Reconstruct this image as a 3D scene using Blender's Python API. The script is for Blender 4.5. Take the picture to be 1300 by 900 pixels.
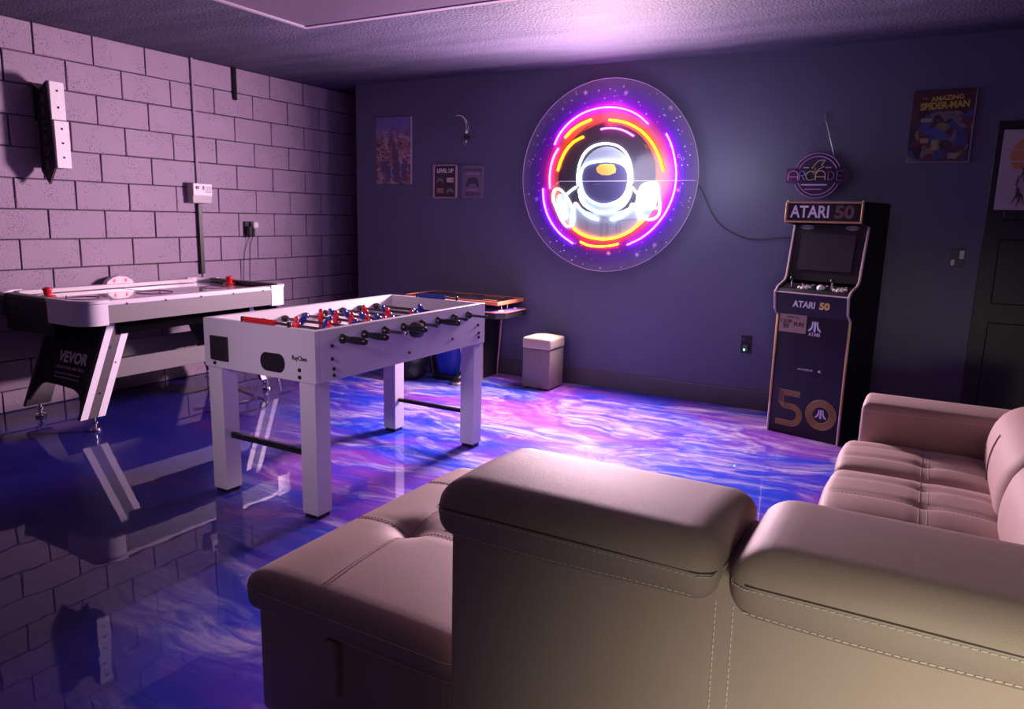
import bpy, bmesh, math, random
from mathutils import Vector, Matrix
random.seed(7)
scene = bpy.context.scene
for o in list(bpy.data.objects): bpy.data.objects.remove(o)
COL = scene.collection
PI = math.pi
R = math.radians

# ------------------------------------------------------------------ camera
cam_d = bpy.data.cameras.new('camera'); cam = bpy.data.objects.new('camera', cam_d); COL.objects.link(cam)
yaw, pitch, roll, fpx = -0.51201, -0.18475, 0.024938, 935.815
cam_d.sensor_fit = 'HORIZONTAL'; cam_d.sensor_width = 36.0; cam_d.lens = fpx/1300*36
cam_d.clip_start = 0.05
fw = Vector((math.sin(yaw)*math.cos(pitch), math.cos(yaw)*math.cos(pitch), math.sin(pitch)))
rt = Vector((math.cos(yaw), -math.sin(yaw), 0)); up = rt.cross(fw)
r2 = rt*math.cos(roll)+up*math.sin(roll); u2 = -rt*math.sin(roll)+up*math.cos(roll)
M = Matrix.Identity(4)
for i in range(3): M[i][0] = r2[i]; M[i][1] = u2[i]; M[i][2] = -fw[i]
M.translation = Vector((5.35622, -5.64624, 1.39447))
cam.matrix_world = M
scene.camera = cam

# ------------------------------------------------------------------ world and exposure
w = bpy.data.worlds.new('world'); scene.world = w; w.use_nodes = True
w.node_tree.nodes['Background'].inputs[0].default_value = (0.20, 0.17, 0.35, 1)
w.node_tree.nodes['Background'].inputs[1].default_value = 0.02
scene.view_settings.view_transform = 'Standard'; scene.view_settings.look = 'None'
scene.view_settings.exposure = 0.0; scene.view_settings.gamma = 1.0
scene.view_settings.use_curve_mapping = False

def area_light(name, loc, target, size, power, color, size_y=None, shape='SQUARE', spread=PI):
    l = bpy.data.lights.new(name, 'AREA'); l.shape = shape if not size_y else 'RECTANGLE'
    l.size = size
    if size_y: l.size_y = size_y
    l.energy = power; l.color = color; l.spread = spread
    o = bpy.data.objects.new(name, l); COL.objects.link(o); o.location = loc
    o.rotation_euler = (Vector(target)-Vector(loc)).to_track_quat('-Z', 'Y').to_euler()
    return o
# the lamp at the far end of the room behind the camera
ROOM_LAMP = area_light('room_lamp_light', (6.1, -6.80, 1.02), (5.68, -4.5, 0.38), 0.5, 5.2, (1.0, 0.98, 0.74), 0.35, spread=R(40))
# violet fill light added behind the camera to brighten the foosball table
VIOLET_FILL = area_light('violet_fill_light', (3.6, -6.9, 2.35), (2.75, -3.2, 0.70), 0.45, 3.0, (1.0, 0.72, 1.0), spread=R(34))
# the light thrown into the room by the neon sign as a whole
SIGN_LIGHT = area_light('neon_sign_light', (3.02, -0.15, 1.50), (3.02, -3.0, 1.40), 0.62, 290, (1.0, 0.66, 0.80), shape='DISK')

# violet glow of the tubes spilling sideways over the wall and the ceiling
gl = bpy.data.lights.new('neon_glow_light', 'POINT'); gl.energy = 20; gl.color = (0.78, 0.72, 1.0); gl.shadow_soft_size = 0.22
GLOW = bpy.data.objects.new('neon_glow_light', gl); COL.objects.link(GLOW); GLOW.location = (3.30, -0.30, 1.74)
pk = bpy.data.lights.new('neon_pink_light', 'POINT'); pk.energy = 3.5; pk.color = (1.0, 0.16, 0.60); pk.shadow_soft_size = 0.12
PINK = bpy.data.objects.new('neon_pink_light', pk); COL.objects.link(PINK); PINK.location = (3.02, -0.22, 2.22)

sl = bpy.data.lights.new('wall_fill_light', 'POINT'); sl.energy = 4.2; sl.color = (0.92, 0.94, 0.92); sl.shadow_soft_size = 0.2  # added fill light, brightens the back wall right of the sign
WALL_FILL = bpy.data.objects.new('wall_fill_light', sl); COL.objects.link(WALL_FILL); WALL_FILL.location = (3.98, -0.45, 1.72)

H = 2.585
# ------------------------------------------------------------------ materials
MATS = {}
def new_mat(name):
    m = bpy.data.materials.new(name); m.use_nodes = True; MATS[name] = m
    nt = m.node_tree; return m, nt, nt.nodes['Principled BSDF']
def plain(name, col, rough=0.5, metal=0.0, coat=0.0, spec=0.5, bump=0.0, bscale=200, var=0.0, vscale=8, emit=None, estr=0, sheen=0):
    m, nt, b = new_mat(name); N = nt.nodes; L = nt.links
    b.inputs['Base Color'].default_value = (*col, 1); b.inputs['Roughness'].default_value = rough
    b.inputs['Metallic'].default_value = metal; b.inputs['Coat Weight'].default_value = coat
    b.inputs['Coat Roughness'].default_value = 0.05
    b.inputs['Specular IOR Level'].default_value = spec
    if sheen: b.inputs['Sheen Weight'].default_value = sheen
    if emit: b.inputs['Emission Color'].default_value = (*emit, 1); b.inputs['Emission Strength'].default_value = estr
    if bump or var:
        tc = N.new('ShaderNodeTexCoord')
    if bump:
        n = N.new('ShaderNodeTexNoise'); n.inputs['Scale'].default_value = bscale; n.inputs['Detail'].default_value = 4
        L.new(tc.outputs['Object'], n.inputs['Vector'])
        bp = N.new('ShaderNodeBump'); bp.inputs['Strength'].default_value = bump; bp.inputs['Distance'].default_value = 0.002
        L.new(n.outputs['Fac'], bp.inputs['Height']); L.new(bp.outputs['Normal'], b.inputs['Normal'])
    if var:
        n2 = N.new('ShaderNodeTexNoise'); n2.inputs['Scale'].default_value = vscale; n2.inputs['Detail'].default_value = 3
        L.new(tc.outputs['Object'], n2.inputs['Vector'])
        mx = N.new('ShaderNodeMix'); mx.data_type = 'RGBA'
        mx.inputs['A'].default_value = (*[c*(1-var) for c in col], 1); mx.inputs['B'].default_value = (*[min(1, c*(1+var)) for c in col], 1)
        L.new(n2.outputs['Fac'], mx.inputs['Factor']); L.new(mx.outputs['Result'], b.inputs['Base Color'])
    return m
def emis(name, col, strength):
    m = bpy.data.materials.new(name); m.use_nodes = True; nt = m.node_tree
    nt.nodes.clear(); e = nt.nodes.new('ShaderNodeEmission'); o = nt.nodes.new('ShaderNodeOutputMaterial')
    e.inputs[0].default_value = (*col, 1); e.inputs[1].default_value = strength
    nt.links.new(e.outputs[0], o.inputs[0]); MATS[name] = m; return m

WHITE = plain('white_laminate', (0.56, 0.52, 0.58), 0.38, bump=0.03, bscale=60)
WHITE2 = plain('white_rail', (0.80, 0.74, 0.80), 0.3)
STRIPE = plain('stripe_white', (0.85, 0.80, 0.86), 0.35)
GREYP = plain('grey_panel', (0.165, 0.15, 0.15), 0.55, bump=0.05, bscale=90)
DGREY = plain('dark_grey', (0.06, 0.055, 0.065), 0.5)
BLACK = plain('black_plastic', (0.012, 0.012, 0.014), 0.35)
BLACKM = plain('black_laminate', (0.008, 0.008, 0.012), 0.6)
CHROME = plain('chrome', (0.8, 0.8, 0.82), 0.15, metal=1)
STEEL = plain('steel_rod', (0.35, 0.35, 0.38), 0.25, metal=1)
RED = plain('red_plastic', (0.65, 0.01, 0.02), 0.3, coat=0.4)
BLUE = plain('blue_plastic', (0.015, 0.035, 0.32), 0.3, coat=0.4)
GOLD = plain('gold_trim', (0.55, 0.36, 0.16), 0.4, metal=0.4)
PINKT = plain('pale_trim', (0.55, 0.42, 0.42), 0.35)
ORANGET = plain('orange_trim', (0.75, 0.24, 0.10), 0.4)
WHITEL = plain('white_print', (0.80, 0.78, 0.80), 0.5)
GREYL = plain('grey_print', (0.32, 0.29, 0.33), 0.5)
GOLDP = plain('gold_print', (0.85, 0.58, 0.18), 0.5)
GOLDD = plain('dark_gold_print', (0.13, 0.085, 0.06), 0.5)
SCREEN = plain('dark_screen', (0.035, 0.03, 0.04), 0.25)
SOFA = plain('taupe_upholstery', (0.47, 0.345, 0.305), 0.60, bump=0.38, bscale=480, var=0.10, vscale=5, spec=0.35)
SOFA_CREASE = plain('crease_shade', (0.10, 0.075, 0.07), 0.7)  # dark crease line: shade in the fold put into the colour
THREAD = plain('cream_thread', (0.82, 0.76, 0.68), 0.7)
THREADD = plain('taupe_thread', (0.40, 0.31, 0.29), 0.7)
BEIGE = plain('beige_leatherette', (0.21, 0.18, 0.15), 0.6, bump=0.15, bscale=300)
CREAM = plain('cream_lid', (0.46, 0.41, 0.28), 0.6, bump=0.15, bscale=300)
BAGB = plain('blue_nylon', (0.01, 0.035, 0.42), 0.45, bump=0.3, bscale=25)
BASEB = plain('grey_baseboard', (0.085, 0.07, 0.085), 0.45)
METALW = plain('white_metal', (0.75, 0.70, 0.74), 0.5, var=0.15, vscale=60)
OFFW = plain('off_white_plastic', (0.66, 0.62, 0.64), 0.45)

def wall_paint(name, col, rough, bscale, bstr):
    return plain(name, col, rough, bump=bstr, bscale=bscale, var=0.08, vscale=2)
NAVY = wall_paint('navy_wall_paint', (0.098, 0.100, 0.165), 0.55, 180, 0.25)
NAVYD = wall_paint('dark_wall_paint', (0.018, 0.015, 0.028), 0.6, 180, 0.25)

def block_mat():
    m, nt, b = new_mat('painted_block'); N = nt.nodes; L = nt.links
    tc = N.new('ShaderNodeTexCoord'); geo = N.new('ShaderNodeNewGeometry')
    n = N.new('ShaderNodeTexNoise'); n.inputs['Scale'].default_value = 95; n.inputs['Detail'].default_value = 5
    L.new(geo.outputs['Position'], n.inputs['Vector'])
    n2 = N.new('ShaderNodeTexNoise'); n2.inputs['Scale'].default_value = 3.2; n2.inputs['Detail'].default_value = 3
    L.new(geo.outputs['Position'], n2.inputs['Vector'])
    # open pores in the block face: small cells kept only in patches
    v = N.new('ShaderNodeTexVoronoi'); v.inputs['Scale'].default_value = 78
    L.new(geo.outputs['Position'], v.inputs['Vector'])
    lt = N.new('ShaderNodeMath'); lt.operation = 'LESS_THAN'; lt.inputs[1].default_value = 0.22
    L.new(v.outputs['Distance'], lt.inputs[0])
    n3 = N.new('ShaderNodeTexNoise'); n3.inputs['Scale'].default_value = 7; L.new(geo.outputs['Position'], n3.inputs['Vector'])
    gt = N.new('ShaderNodeMath'); gt.operation = 'GREATER_THAN'; gt.inputs[1].default_value = 0.52
    L.new(n3.outputs['Fac'], gt.inputs[0])
    mu = N.new('ShaderNodeMath'); mu.operation = 'MULTIPLY'; L.new(lt.outputs[0], mu.inputs[0]); L.new(gt.outputs[0], mu.inputs[1])
    sub = N.new('ShaderNodeMath'); sub.operation = 'SUBTRACT'; L.new(n.outputs['Fac'], sub.inputs[0]); L.new(mu.outputs[0], sub.inputs[1])
    bp = N.new('ShaderNodeBump'); bp.inputs['Strength'].default_value = 0.9; bp.inputs['Distance'].default_value = 0.004
    L.new(sub.outputs[0], bp.inputs['Height']); L.new(bp.outputs['Normal'], b.inputs['Normal'])
    mx = N.new('ShaderNodeMix'); mx.data_type = 'RGBA'
    mx.inputs['A'].default_value = (0.27, 0.20, 0.285, 1); mx.inputs['B'].default_value = (0.34, 0.255, 0.35, 1)
    L.new(n2.outputs['Fac'], mx.inputs['Factor'])
    dk = N.new('ShaderNodeMix'); dk.data_type = 'RGBA'; dk.inputs['B'].default_value = (0.07, 0.045, 0.08, 1)
    L.new(mu.outputs[0], dk.inputs['Factor']); L.new(mx.outputs['Result'], dk.inputs['A']); L.new(dk.outputs['Result'], b.inputs['Base Color'])
    b.inputs['Roughness'].default_value = 0.6
    return m
BLOCK = block_mat()
MORTAR = plain('shaded_mortar', (0.055, 0.035, 0.06), 0.8, bump=0.4, bscale=80)  # joint shade put into the colour, darker than the block paint

def ceiling_mat():
    m, nt, b = new_mat('textured_ceiling'); N = nt.nodes; L = nt.links
    geo = N.new('ShaderNodeNewGeometry')
    n = N.new('ShaderNodeTexNoise'); n.inputs['Scale'].default_value = 62; n.inputs['Detail'].default_value = 3
    L.new(geo.outputs['Position'], n.inputs['Vector'])
    bp = N.new('ShaderNodeBump'); bp.inputs['Strength'].default_value = 1.0; bp.inputs['Distance'].default_value = 0.010
    L.new(n.outputs['Fac'], bp.inputs['Height']); L.new(bp.outputs['Normal'], b.inputs['Normal'])
    mp = N.new('ShaderNodeMapping'); mp.inputs['Rotation'].default_value = (0, 0, 0.5); mp.inputs['Scale'].default_value = (1.0, 4.0, 1)
    L.new(geo.outputs['Position'], mp.inputs['Vector'])
    n2 = N.new('ShaderNodeTexNoise'); n2.inputs['Scale'].default_value = 0.9; n2.inputs['Detail'].default_value = 3; n2.inputs['Distortion'].default_value = 0.8
    L.new(mp.outputs[0], n2.inputs['Vector'])
    cr = N.new('ShaderNodeValToRGB'); cr.color_ramp.elements[0].position = 0.38; cr.color_ramp.elements[0].color = (0.044, 0.040, 0.078, 1)
    cr.color_ramp.elements[1].position = 0.62; cr.color_ramp.elements[1].color = (0.070, 0.060, 0.108, 1)
    L.new(n2.outputs['Fac'], cr.inputs[0]); L.new(cr.outputs[0], b.inputs['Base Color'])
    b.inputs['Roughness'].default_value = 0.7; b.inputs['Specular IOR Level'].default_value = 0.25
    return m
CEIL = ceiling_mat()

def floor_mat():
    m, nt, b = new_mat('metallic_epoxy_floor'); N = nt.nodes; L = nt.links
    geo = N.new('ShaderNodeNewGeometry')
    def mapping(rot, sc):
        mp = N.new('ShaderNodeMapping'); mp.inputs['Rotation'].default_value = (0, 0, rot); mp.inputs['Scale'].default_value = sc
        L.new(geo.outputs['Position'], mp.inputs['Vector']); return mp
    warp = N.new('ShaderNodeTexNoise'); warp.inputs['Scale'].default_value = 0.9; warp.inputs['Detail'].default_value = 3
    L.new(geo.outputs['Position'], warp.inputs['Vector'])
    def warped(mp, amt):
        vm = N.new('ShaderNodeVectorMath'); vm.operation = 'MULTIPLY_ADD'
        L.new(warp.outputs['Color'], vm.inputs[0]); vm.inputs[1].default_value = (amt,)*3; L.new(mp.outputs[0], vm.inputs[2]); return vm
    def noise(vec, scale, detail, dist, rough=0.55):
        n = N.new('ShaderNodeTexNoise'); n.inputs['Scale'].default_value = scale; n.inputs['Detail'].default_value = detail
        n.inputs['Distortion'].default_value = dist; n.inputs['Roughness'].default_value = rough
        L.new(vec.outputs[0], n.inputs['Vector']); return n
    def ramp(src, stops, interp='LINEAR'):
        cr = N.new('ShaderNodeValToRGB'); e = cr.color_ramp.elements; cr.color_ramp.interpolation = interp
        while len(e) < len(stops): e.new(0.5)
        for k, (p, c) in enumerate(stops): e[k].position = p; e[k].color = (*c, 1)
        L.new(src, cr.inputs[0]); return cr
    def mix(f, a, c, blend='MIX'):
        mx = N.new('ShaderNodeMix'); mx.data_type = 'RGBA'; mx.blend_type = blend
        if isinstance(f, float): mx.inputs['Factor'].default_value = f
        else: L.new(f, mx.inputs['Factor'])
        L.new(a, mx.inputs['A'])
        if isinstance(c, tuple): mx.inputs['B'].default_value = (*c, 1)
        else: L.new(c, mx.inputs['B'])
        return mx
    m1 = warped(mapping(-0.35, (0.55, 1.25, 1)), 0.8)
    n1 = noise(m1, 0.95, 6, 1.1)
    base = ramp(n1.outputs['Fac'], [(0.30, (0.006, 0.006, 0.16)), (0.42, (0.008, 0.05, 0.62)), (0.51, (0.025, 0.045, 0.60)), (0.57, (0.09, 0.04, 0.52)), (0.63, (0.20, 0.045, 0.42)), (0.74, (0.34, 0.13, 0.50))])
    m2 = warped(mapping(-0.30, (0.6, 1.9, 1)), 1.5)
    n2 = noise(m2, 0.95, 9, 1.8, 0.66)
    veins = ramp(n2.outputs['Fac'], [(0.49, (0, 0, 0)), (0.60, (1, 1, 1))])
    m3 = warped(mapping(-0.28, (1.6, 7.0, 1)), 2.2)
    n3 = noise(m3, 2.2, 8, 0.6, 0.7)
    fine = ramp(n3.outputs['Fac'], [(0.42, (0.10, 0.10, 0.10)), (0.60, (1, 1, 1))])
    # pale pigment mostly middle and right; the left's dim light is painted in as indigo
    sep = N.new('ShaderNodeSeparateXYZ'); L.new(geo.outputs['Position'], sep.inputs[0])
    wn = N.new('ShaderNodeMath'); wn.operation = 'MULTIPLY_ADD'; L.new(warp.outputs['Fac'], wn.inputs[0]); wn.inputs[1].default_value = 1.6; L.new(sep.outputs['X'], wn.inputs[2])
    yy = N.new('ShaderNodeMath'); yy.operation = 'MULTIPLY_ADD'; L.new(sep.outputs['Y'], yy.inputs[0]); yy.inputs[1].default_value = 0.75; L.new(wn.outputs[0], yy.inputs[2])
    pour_and_dim = N.new('ShaderNodeMapRange'); pour_and_dim.inputs['From Min'].default_value = 0.55; pour_and_dim.inputs['From Max'].default_value = 1.75
    L.new(yy.outputs[0], pour_and_dim.inputs['Value'])
    vf = mix(1.0, veins.outputs[0], fine.outputs[0], 'MULTIPLY')
    vf2 = N.new('ShaderNodeMath'); vf2.operation = 'MULTIPLY'
    sc = N.new('ShaderNodeSeparateColor'); L.new(vf.outputs['Result'], sc.inputs[0])
    L.new(sc.outputs[0], vf2.inputs[0]); L.new(pour_and_dim.outputs[0], vf2.inputs[1])
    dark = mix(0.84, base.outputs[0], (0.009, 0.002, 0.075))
    base2 = mix(pour_and_dim.outputs[0], dark.outputs['Result'], base.outputs[0])
    pale = ramp(n1.outputs['Fac'], [(0.35, (0.46, 0.50, 0.56)), (0.6, (0.54, 0.46, 0.64))])
    col = mix(vf2.outputs[0], base2.outputs['Result'], pale.outputs[0])
    # thin streaks of lighter violet everywhere
    n4 = noise(m3, 1.1, 9, 1.5, 0.72)
    st = ramp(n4.outputs['Fac'], [(0.50, (0, 0, 0)), (0.66, (0.38, 0.38, 0.38))])
    stm = N.new('ShaderNodeMath'); stm.operation = 'MULTIPLY'; s2 = N.new('ShaderNodeSeparateColor'); L.new(st.outputs[0], s2.inputs[0])
    p2 = N.new('ShaderNodeMapRange'); p2.inputs['To Min'].default_value = 0.08; L.new(pour_and_dim.outputs[0], p2.inputs['Value'])
    L.new(s2.outputs[0], stm.inputs[0]); L.new(p2.outputs[0], stm.inputs[1])
    col2 = mix(stm.outputs[0], col.outputs['Result'], (0.26, 0.20, 0.70))
    L.new(col2.outputs['Result'], b.inputs['Base Color'])
    b.inputs['Roughness'].default_value = 0.45; b.inputs['Metallic'].default_value = 0.0
    b.inputs['Coat Weight'].default_value = 0.8; b.inputs['Coat Roughness'].default_value = 0.012; b.inputs['Coat IOR'].default_value = 1.38; b.inputs['Specular IOR Level'].default_value = 0.1
    wv = N.new('ShaderNodeTexNoise'); wv.inputs['Scale'].default_value = 9; wv.inputs['Detail'].default_value = 1
    L.new(geo.outputs['Position'], wv.inputs['Vector'])
    bp = N.new('ShaderNodeBump'); bp.inputs['Strength'].default_value = 0.06; bp.inputs['Distance'].default_value = 0.004
    L.new(wv.outputs['Fac'], bp.inputs['Height']); L.new(bp.outputs['Normal'], b.inputs['Coat Normal'])
    return m
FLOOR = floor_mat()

# ------------------------------------------------------------------ object helpers
WM = {}
def setp(o, label=None, cat=None, group=None, kind=None):
    if label: o['label'] = label
    if cat: o['category'] = cat
    if group: o['group'] = group
    if kind: o['kind'] = kind
    return o
def thing(name, label, cat, loc=(0, 0, 0), rz=0.0, group=None):
    o = bpy.data.objects.new(name, None); COL.objects.link(o); o.empty_display_size = 0.05
    o.location = loc; o.rotation_euler = (0, 0, rz)
    WM[o] = Matrix.Translation(Vector(loc)) @ Matrix.Rotation(rz, 4, 'Z')
    return setp(o, label, cat, group)

class MB:
    def __init__(s): s.bm = bmesh.new()
    def add(s, other, mat=None):
        me = bpy.data.meshes.new('tmp'); other.to_mesh(me); other.free()
        if mat is not None: me.transform(mat)
        s.bm.from_mesh(me); bpy.data.meshes.remove(me); return s
    def box(s, x0, x1, y0, y1, z0, z1, bev=0.0, seg=1, mat=None):
        b = bmesh.new(); bmesh.ops.create_cube(b, size=1)
        for v in b.verts:
            v.co = Vector(((x0+x1)/2+v.co.x*(x1-x0), (y0+y1)/2+v.co.y*(y1-y0), (z0+z1)/2+v.co.z*(z1-z0)))
        if bev: bmesh.ops.bevel(b, geom=b.edges[:], offset=bev, segments=seg, affect='EDGES', profile=0.5)
        return s.add(b, mat)
    def prism(s, pts, axis, t0, t1, bev=0.0, mat=None):
        """extrude a 2D outline along an axis: axis x -> pts (y,z), y -> (x,z), z -> (x,y)"""
        b = bmesh.new()
        def mk(p, t): return {'x': (t, p[0], p[1]), 'y': (p[0], t, p[1]), 'z': (p[0], p[1], t)}[axis]
        va = [b.verts.new(mk(p, t0)) for p in pts]; vb = [b.verts.new(mk(p, t1)) for p in pts]
        n = len(pts)
        b.faces.new(va); b.faces.new(vb[::-1])
        for i in range(n): b.faces.new((va[i], vb[i], vb[(i+1) % n], va[(i+1) % n]))
        bmesh.ops.recalc_face_normals(b, faces=b.faces[:])
        if bev: bmesh.ops.bevel(b, geom=b.edges[:], offset=bev, segments=1, affect='EDGES')
        return s.add(b, mat)
    def tube(s, path, r, sides=8, closed=False, caps=True):
        pts = [Vector(p) for p in path]; n = len(pts); b = s.bm
        rings = []; prev = None
        for i, p in enumerate(pts):
            if closed: t = pts[(i+1) % n]-pts[i-1]
            else: t = pts[min(i+1, n-1)]-pts[max(i-1, 0)]
            if t.length < 1e-9: t = Vector((0, 0, 1))
            t.normalize()
            if prev is None:
                a = Vector((0, 0, 1)) if abs(t.z) < 0.9 else Vector((1, 0, 0))
                nrm = t.cross(a).normalized()
            else:
                nrm = (prev-t*prev.dot(t))
                nrm = nrm.normalized() if nrm.length > 1e-6 else t.orthogonal().normalized()
            prev = nrm; bn = t.cross(nrm)
            rr = r[i] if isinstance(r, (list, tuple)) else r
            rings.append([b.verts.new(p+(nrm*math.cos(a)+bn*math.sin(a))*rr) for a in [2*PI*k/sides for k in range(sides)]])
        m = n if closed else n-1
        for i in range(m):
            A = rings[i]; B = rings[(i+1) % n]
            for k in range(sides): b.faces.new((A[k], A[(k+1) % sides], B[(k+1) % sides], B[k]))
        if caps and not closed: b.faces.new(rings[0][::-1]); b.faces.new(rings[-1])
        return s
    def lathe(s, prof, center=(0, 0, 0), axis='z', sides=20, mat=None):
        b = bmesh.new(); rings = []
        for r, h in prof:
            ring = []
            for k in range(sides):
                a = 2*PI*k/sides; c, d = r*math.cos(a), r*math.sin(a)
                co = {'z': (c, d, h), 'x': (h, c, d), 'y': (c, h, d)}[axis]
                ring.append(b.verts.new(Vector(co)+Vector(center)))
            rings.append(ring)
        for i in range(len(rings)-1):
            for k in range(sides): b.faces.new((rings[i][k], rings[i][(k+1) % sides], rings[i+1][(k+1) % sides], rings[i+1][k]))
        b.faces.new(rings[0]); b.faces.new(rings[-1])
        bmesh.ops.recalc_face_normals(b, faces=b.faces[:])
        return s.add(b, mat)
    def sphere(s, c, r, sc=(1, 1, 1), u=12, v=8, mat=None):
        b = bmesh.new(); bmesh.ops.create_uvsphere(b, u_segments=u, v_segments=v, radius=r)
        for q in b.verts: q.co = Vector((q.co.x*sc[0]+c[0], q.co.y*sc[1]+c[1], q.co.z*sc[2]+c[2]))
        return s.add(b, mat)
    def soft(s, lo, hi, r, n=(10, 10, 6), warp=None, mat=None):
        """closed box with rounded edges sampled on a grid, then warped point by point"""
        lo = Vector(lo); hi = Vector(hi); axes = []
        for a in range(3):
            L_ = hi[a]-lo[a]; rr = min(r, L_/2-1e-4)
            core = [lo[a]+rr+(L_-2*rr)*k/n[a] for k in range(n[a]+1)]
            pre = [lo[a]+rr*f for f in (0.0, 0.08, 0.3, 0.6)]
            axes.append(pre+core+[lo[a]+hi[a]-q for q in pre[::-1]])
        nx, ny, nz = [len(q)-1 for q in axes]; b = bmesh.new(); D = {}
        def V(i, j, k):
            key = (i, j, k)
            if key not in D:
                p = Vector((axes[0][i], axes[1][j], axes[2][k])); q = Vector(p)
                for a in range(3):
                    rr = min(r, (hi[a]-lo[a])/2-1e-4); q[a] = min(max(p[a], lo[a]+rr), hi[a]-rr)
                d = p-q
                if d.length > 1e-9:
                    rr = min(r, min(hi[a]-lo[a] for a in range(3))/2-1e-4) if False else r
                    m_ = max(abs(d[a])/(min(r, (hi[a]-lo[a])/2-1e-4)) for a in range(3))
                    nd = Vector([d[a] for a in range(3)])
                    p = q+nd.normalized()*m_*r if m_ > 0 else q
                D[key] = b.verts.new(warp(p) if warp else p)
            return D[key]
        for j in range(ny):
            for k in range(nz):
                b.faces.new((V(0, j, k), V(0, j, k+1), V(0, j+1, k+1), V(0, j+1, k))); b.faces.new((V(nx, j, k), V(nx, j+1, k), V(nx, j+1, k+1), V(nx, j, k+1)))
        for i in range(nx):
            for k in range(nz):
                b.faces.new((V(i, 0, k), V(i+1, 0, k), V(i+1, 0, k+1), V(i, 0, k+1))); b.faces.new((V(i, ny, k), V(i, ny, k+1), V(i+1, ny, k+1), V(i+1, ny, k)))
        for i in range(nx):
            for j in range(ny):
                b.faces.new((V(i, j, 0), V(i, j+1, 0), V(i+1, j+1, 0), V(i+1, j, 0))); b.faces.new((V(i, j, nz), V(i+1, j, nz), V(i+1, j+1, nz), V(i, j+1, nz)))
        bmesh.ops.recalc_face_normals(b, faces=b.faces[:])
        return s.add(b, mat)
    def dashes(s, path, r, dash=0.0075, gap=0.0035):
        pts = [Vector(p) for p in path]; seg = [(pts[i+1]-pts[i]).length for i in range(len(pts)-1)]; tot = sum(seg)
        def at(d):
            i = 0
            while i < len(seg)-1 and d > seg[i]: d -= seg[i]; i += 1
            return pts[i].lerp(pts[i+1], min(1, d/seg[i]) if seg[i] else 0)
        d = 0.0
        while d+dash < tot:
            s.tube([at(d), at(d+dash)], r, sides=4); d += dash+gap
        return s
    def text(s, body, size, mat, extrude=0.0008, align='CENTER', bold=0.0, sx=1.0):
        c = bpy.data.curves.new('txt', 'FONT'); c.body = body; c.size = size; c.extrude = extrude; c.align_x = align; c.align_y = 'CENTER'
        c.offset = bold; c.resolution_u = 3
        o = bpy.data.objects.new('txt', c); COL.objects.link(o)
        bpy.context.view_layer.update()
        me = bpy.data.meshes.new_from_object(o.evaluated_get(bpy.context.evaluated_depsgraph_get()))
        me.transform(Matrix.Diagonal((sx, 1, 1, 1))); me.transform(mat); s.bm.from_mesh(me)
        bpy.data.objects.remove(o); bpy.data.curves.remove(c); bpy.data.meshes.remove(me)
        return s
    def obj(s, name, mat, parent=None, smooth=False, local=False, kind=None, label=None, angle=40):
        me = bpy.data.meshes.new(name); s.bm.to_mesh(me); s.bm.free(); me.materials.append(mat)
        if parent is not None and not local: me.transform(WM[parent].inverted())
        if smooth:
            me.shade_smooth()
            if angle < 180: me.set_sharp_from_angle(angle=R(angle))
        o = bpy.data.objects.new(name, me); COL.objects.link(o)
        if parent is not None: o.parent = parent; WM[o] = WM[parent]
        else: WM[o] = Matrix.Identity(4)
        if kind: o['kind'] = kind
        if label: o['label'] = label
        return o
def own(o, c):
    """move a world-built mesh's origin to c"""
    c = Vector(c); o.data.transform(Matrix.Translation(-c)); o.location = c; WM[o] = Matrix.Translation(c); return o
def copy_tree(o, parent=None):
    c = o.copy(); COL.objects.link(c); c.parent = parent
    if parent is None: WM[c] = WM[o]
    for ch in [x for x in KIDS.get(o, [])]: KIDS.setdefault(c, []).append(copy_tree(ch, c))
    return c
KIDS = {}
def spline(pts, per=6, closed=False):
    P = [Vector(p) for p in pts]; out = []; n = len(P)
    rng = range(n if closed else n-1)
    for i in rng:
        if closed: a, b, c, d = P[i-1], P[i], P[(i+1) % n], P[(i+2) % n]
        else: a, b, c, d = P[max(i-1, 0)], P[i], P[i+1], P[min(i+2, n-1)]
        for k in range(per):
            t = k/per
            out.append(0.5*((2*b)+(c-a)*t+(2*a-5*b+4*c-d)*t*t+(3*b-a-3*c+d)*t**3))
    if not closed: out.append(P[-1])
    return out
def arc(cx, cz, r, a0, a1, n=16): return [(cx+r*math.cos(R(a0+(a1-a0)*k/n)), cz+r*math.sin(R(a0+(a1-a0)*k/n))) for k in range(n+1)]
def face_mat(x, y, z):   # text standing on a wall that faces -y
    return Matrix.Translation((x, y, z)) @ Matrix.Rotation(PI/2, 4, 'X')
def face_px(x, y, z):    # text standing on a wall that faces +x
    return Matrix.Translation((x, y, z)) @ Matrix.Rotation(PI/2, 4, 'Z') @ Matrix.Rotation(PI/2, 4, 'X')

# ================================================================== STRUCTURE
XR, YF = 6.75, -7.1
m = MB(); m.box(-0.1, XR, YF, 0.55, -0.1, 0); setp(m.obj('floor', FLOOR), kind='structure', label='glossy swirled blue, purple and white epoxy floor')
m = MB(); m.box(-0.1, XR, YF, 0.55, H, H+0.1); setp(m.obj('ceiling', CEIL), kind='structure')
wb = MB().box(0.405, XR, 0.0, 0.12, 0, H).obj('wall_back', NAVY); setp(wb, kind='structure', label='smooth dark navy painted back wall')
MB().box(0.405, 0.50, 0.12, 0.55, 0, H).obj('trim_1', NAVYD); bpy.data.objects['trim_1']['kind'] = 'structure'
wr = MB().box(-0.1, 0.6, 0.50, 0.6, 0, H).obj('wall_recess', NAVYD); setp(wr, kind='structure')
wr = MB().box(XR-0.05, XR+0.1, YF, 0.1, 0, H).obj('wall_right', NAVYD); setp(wr, kind='structure')
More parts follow.
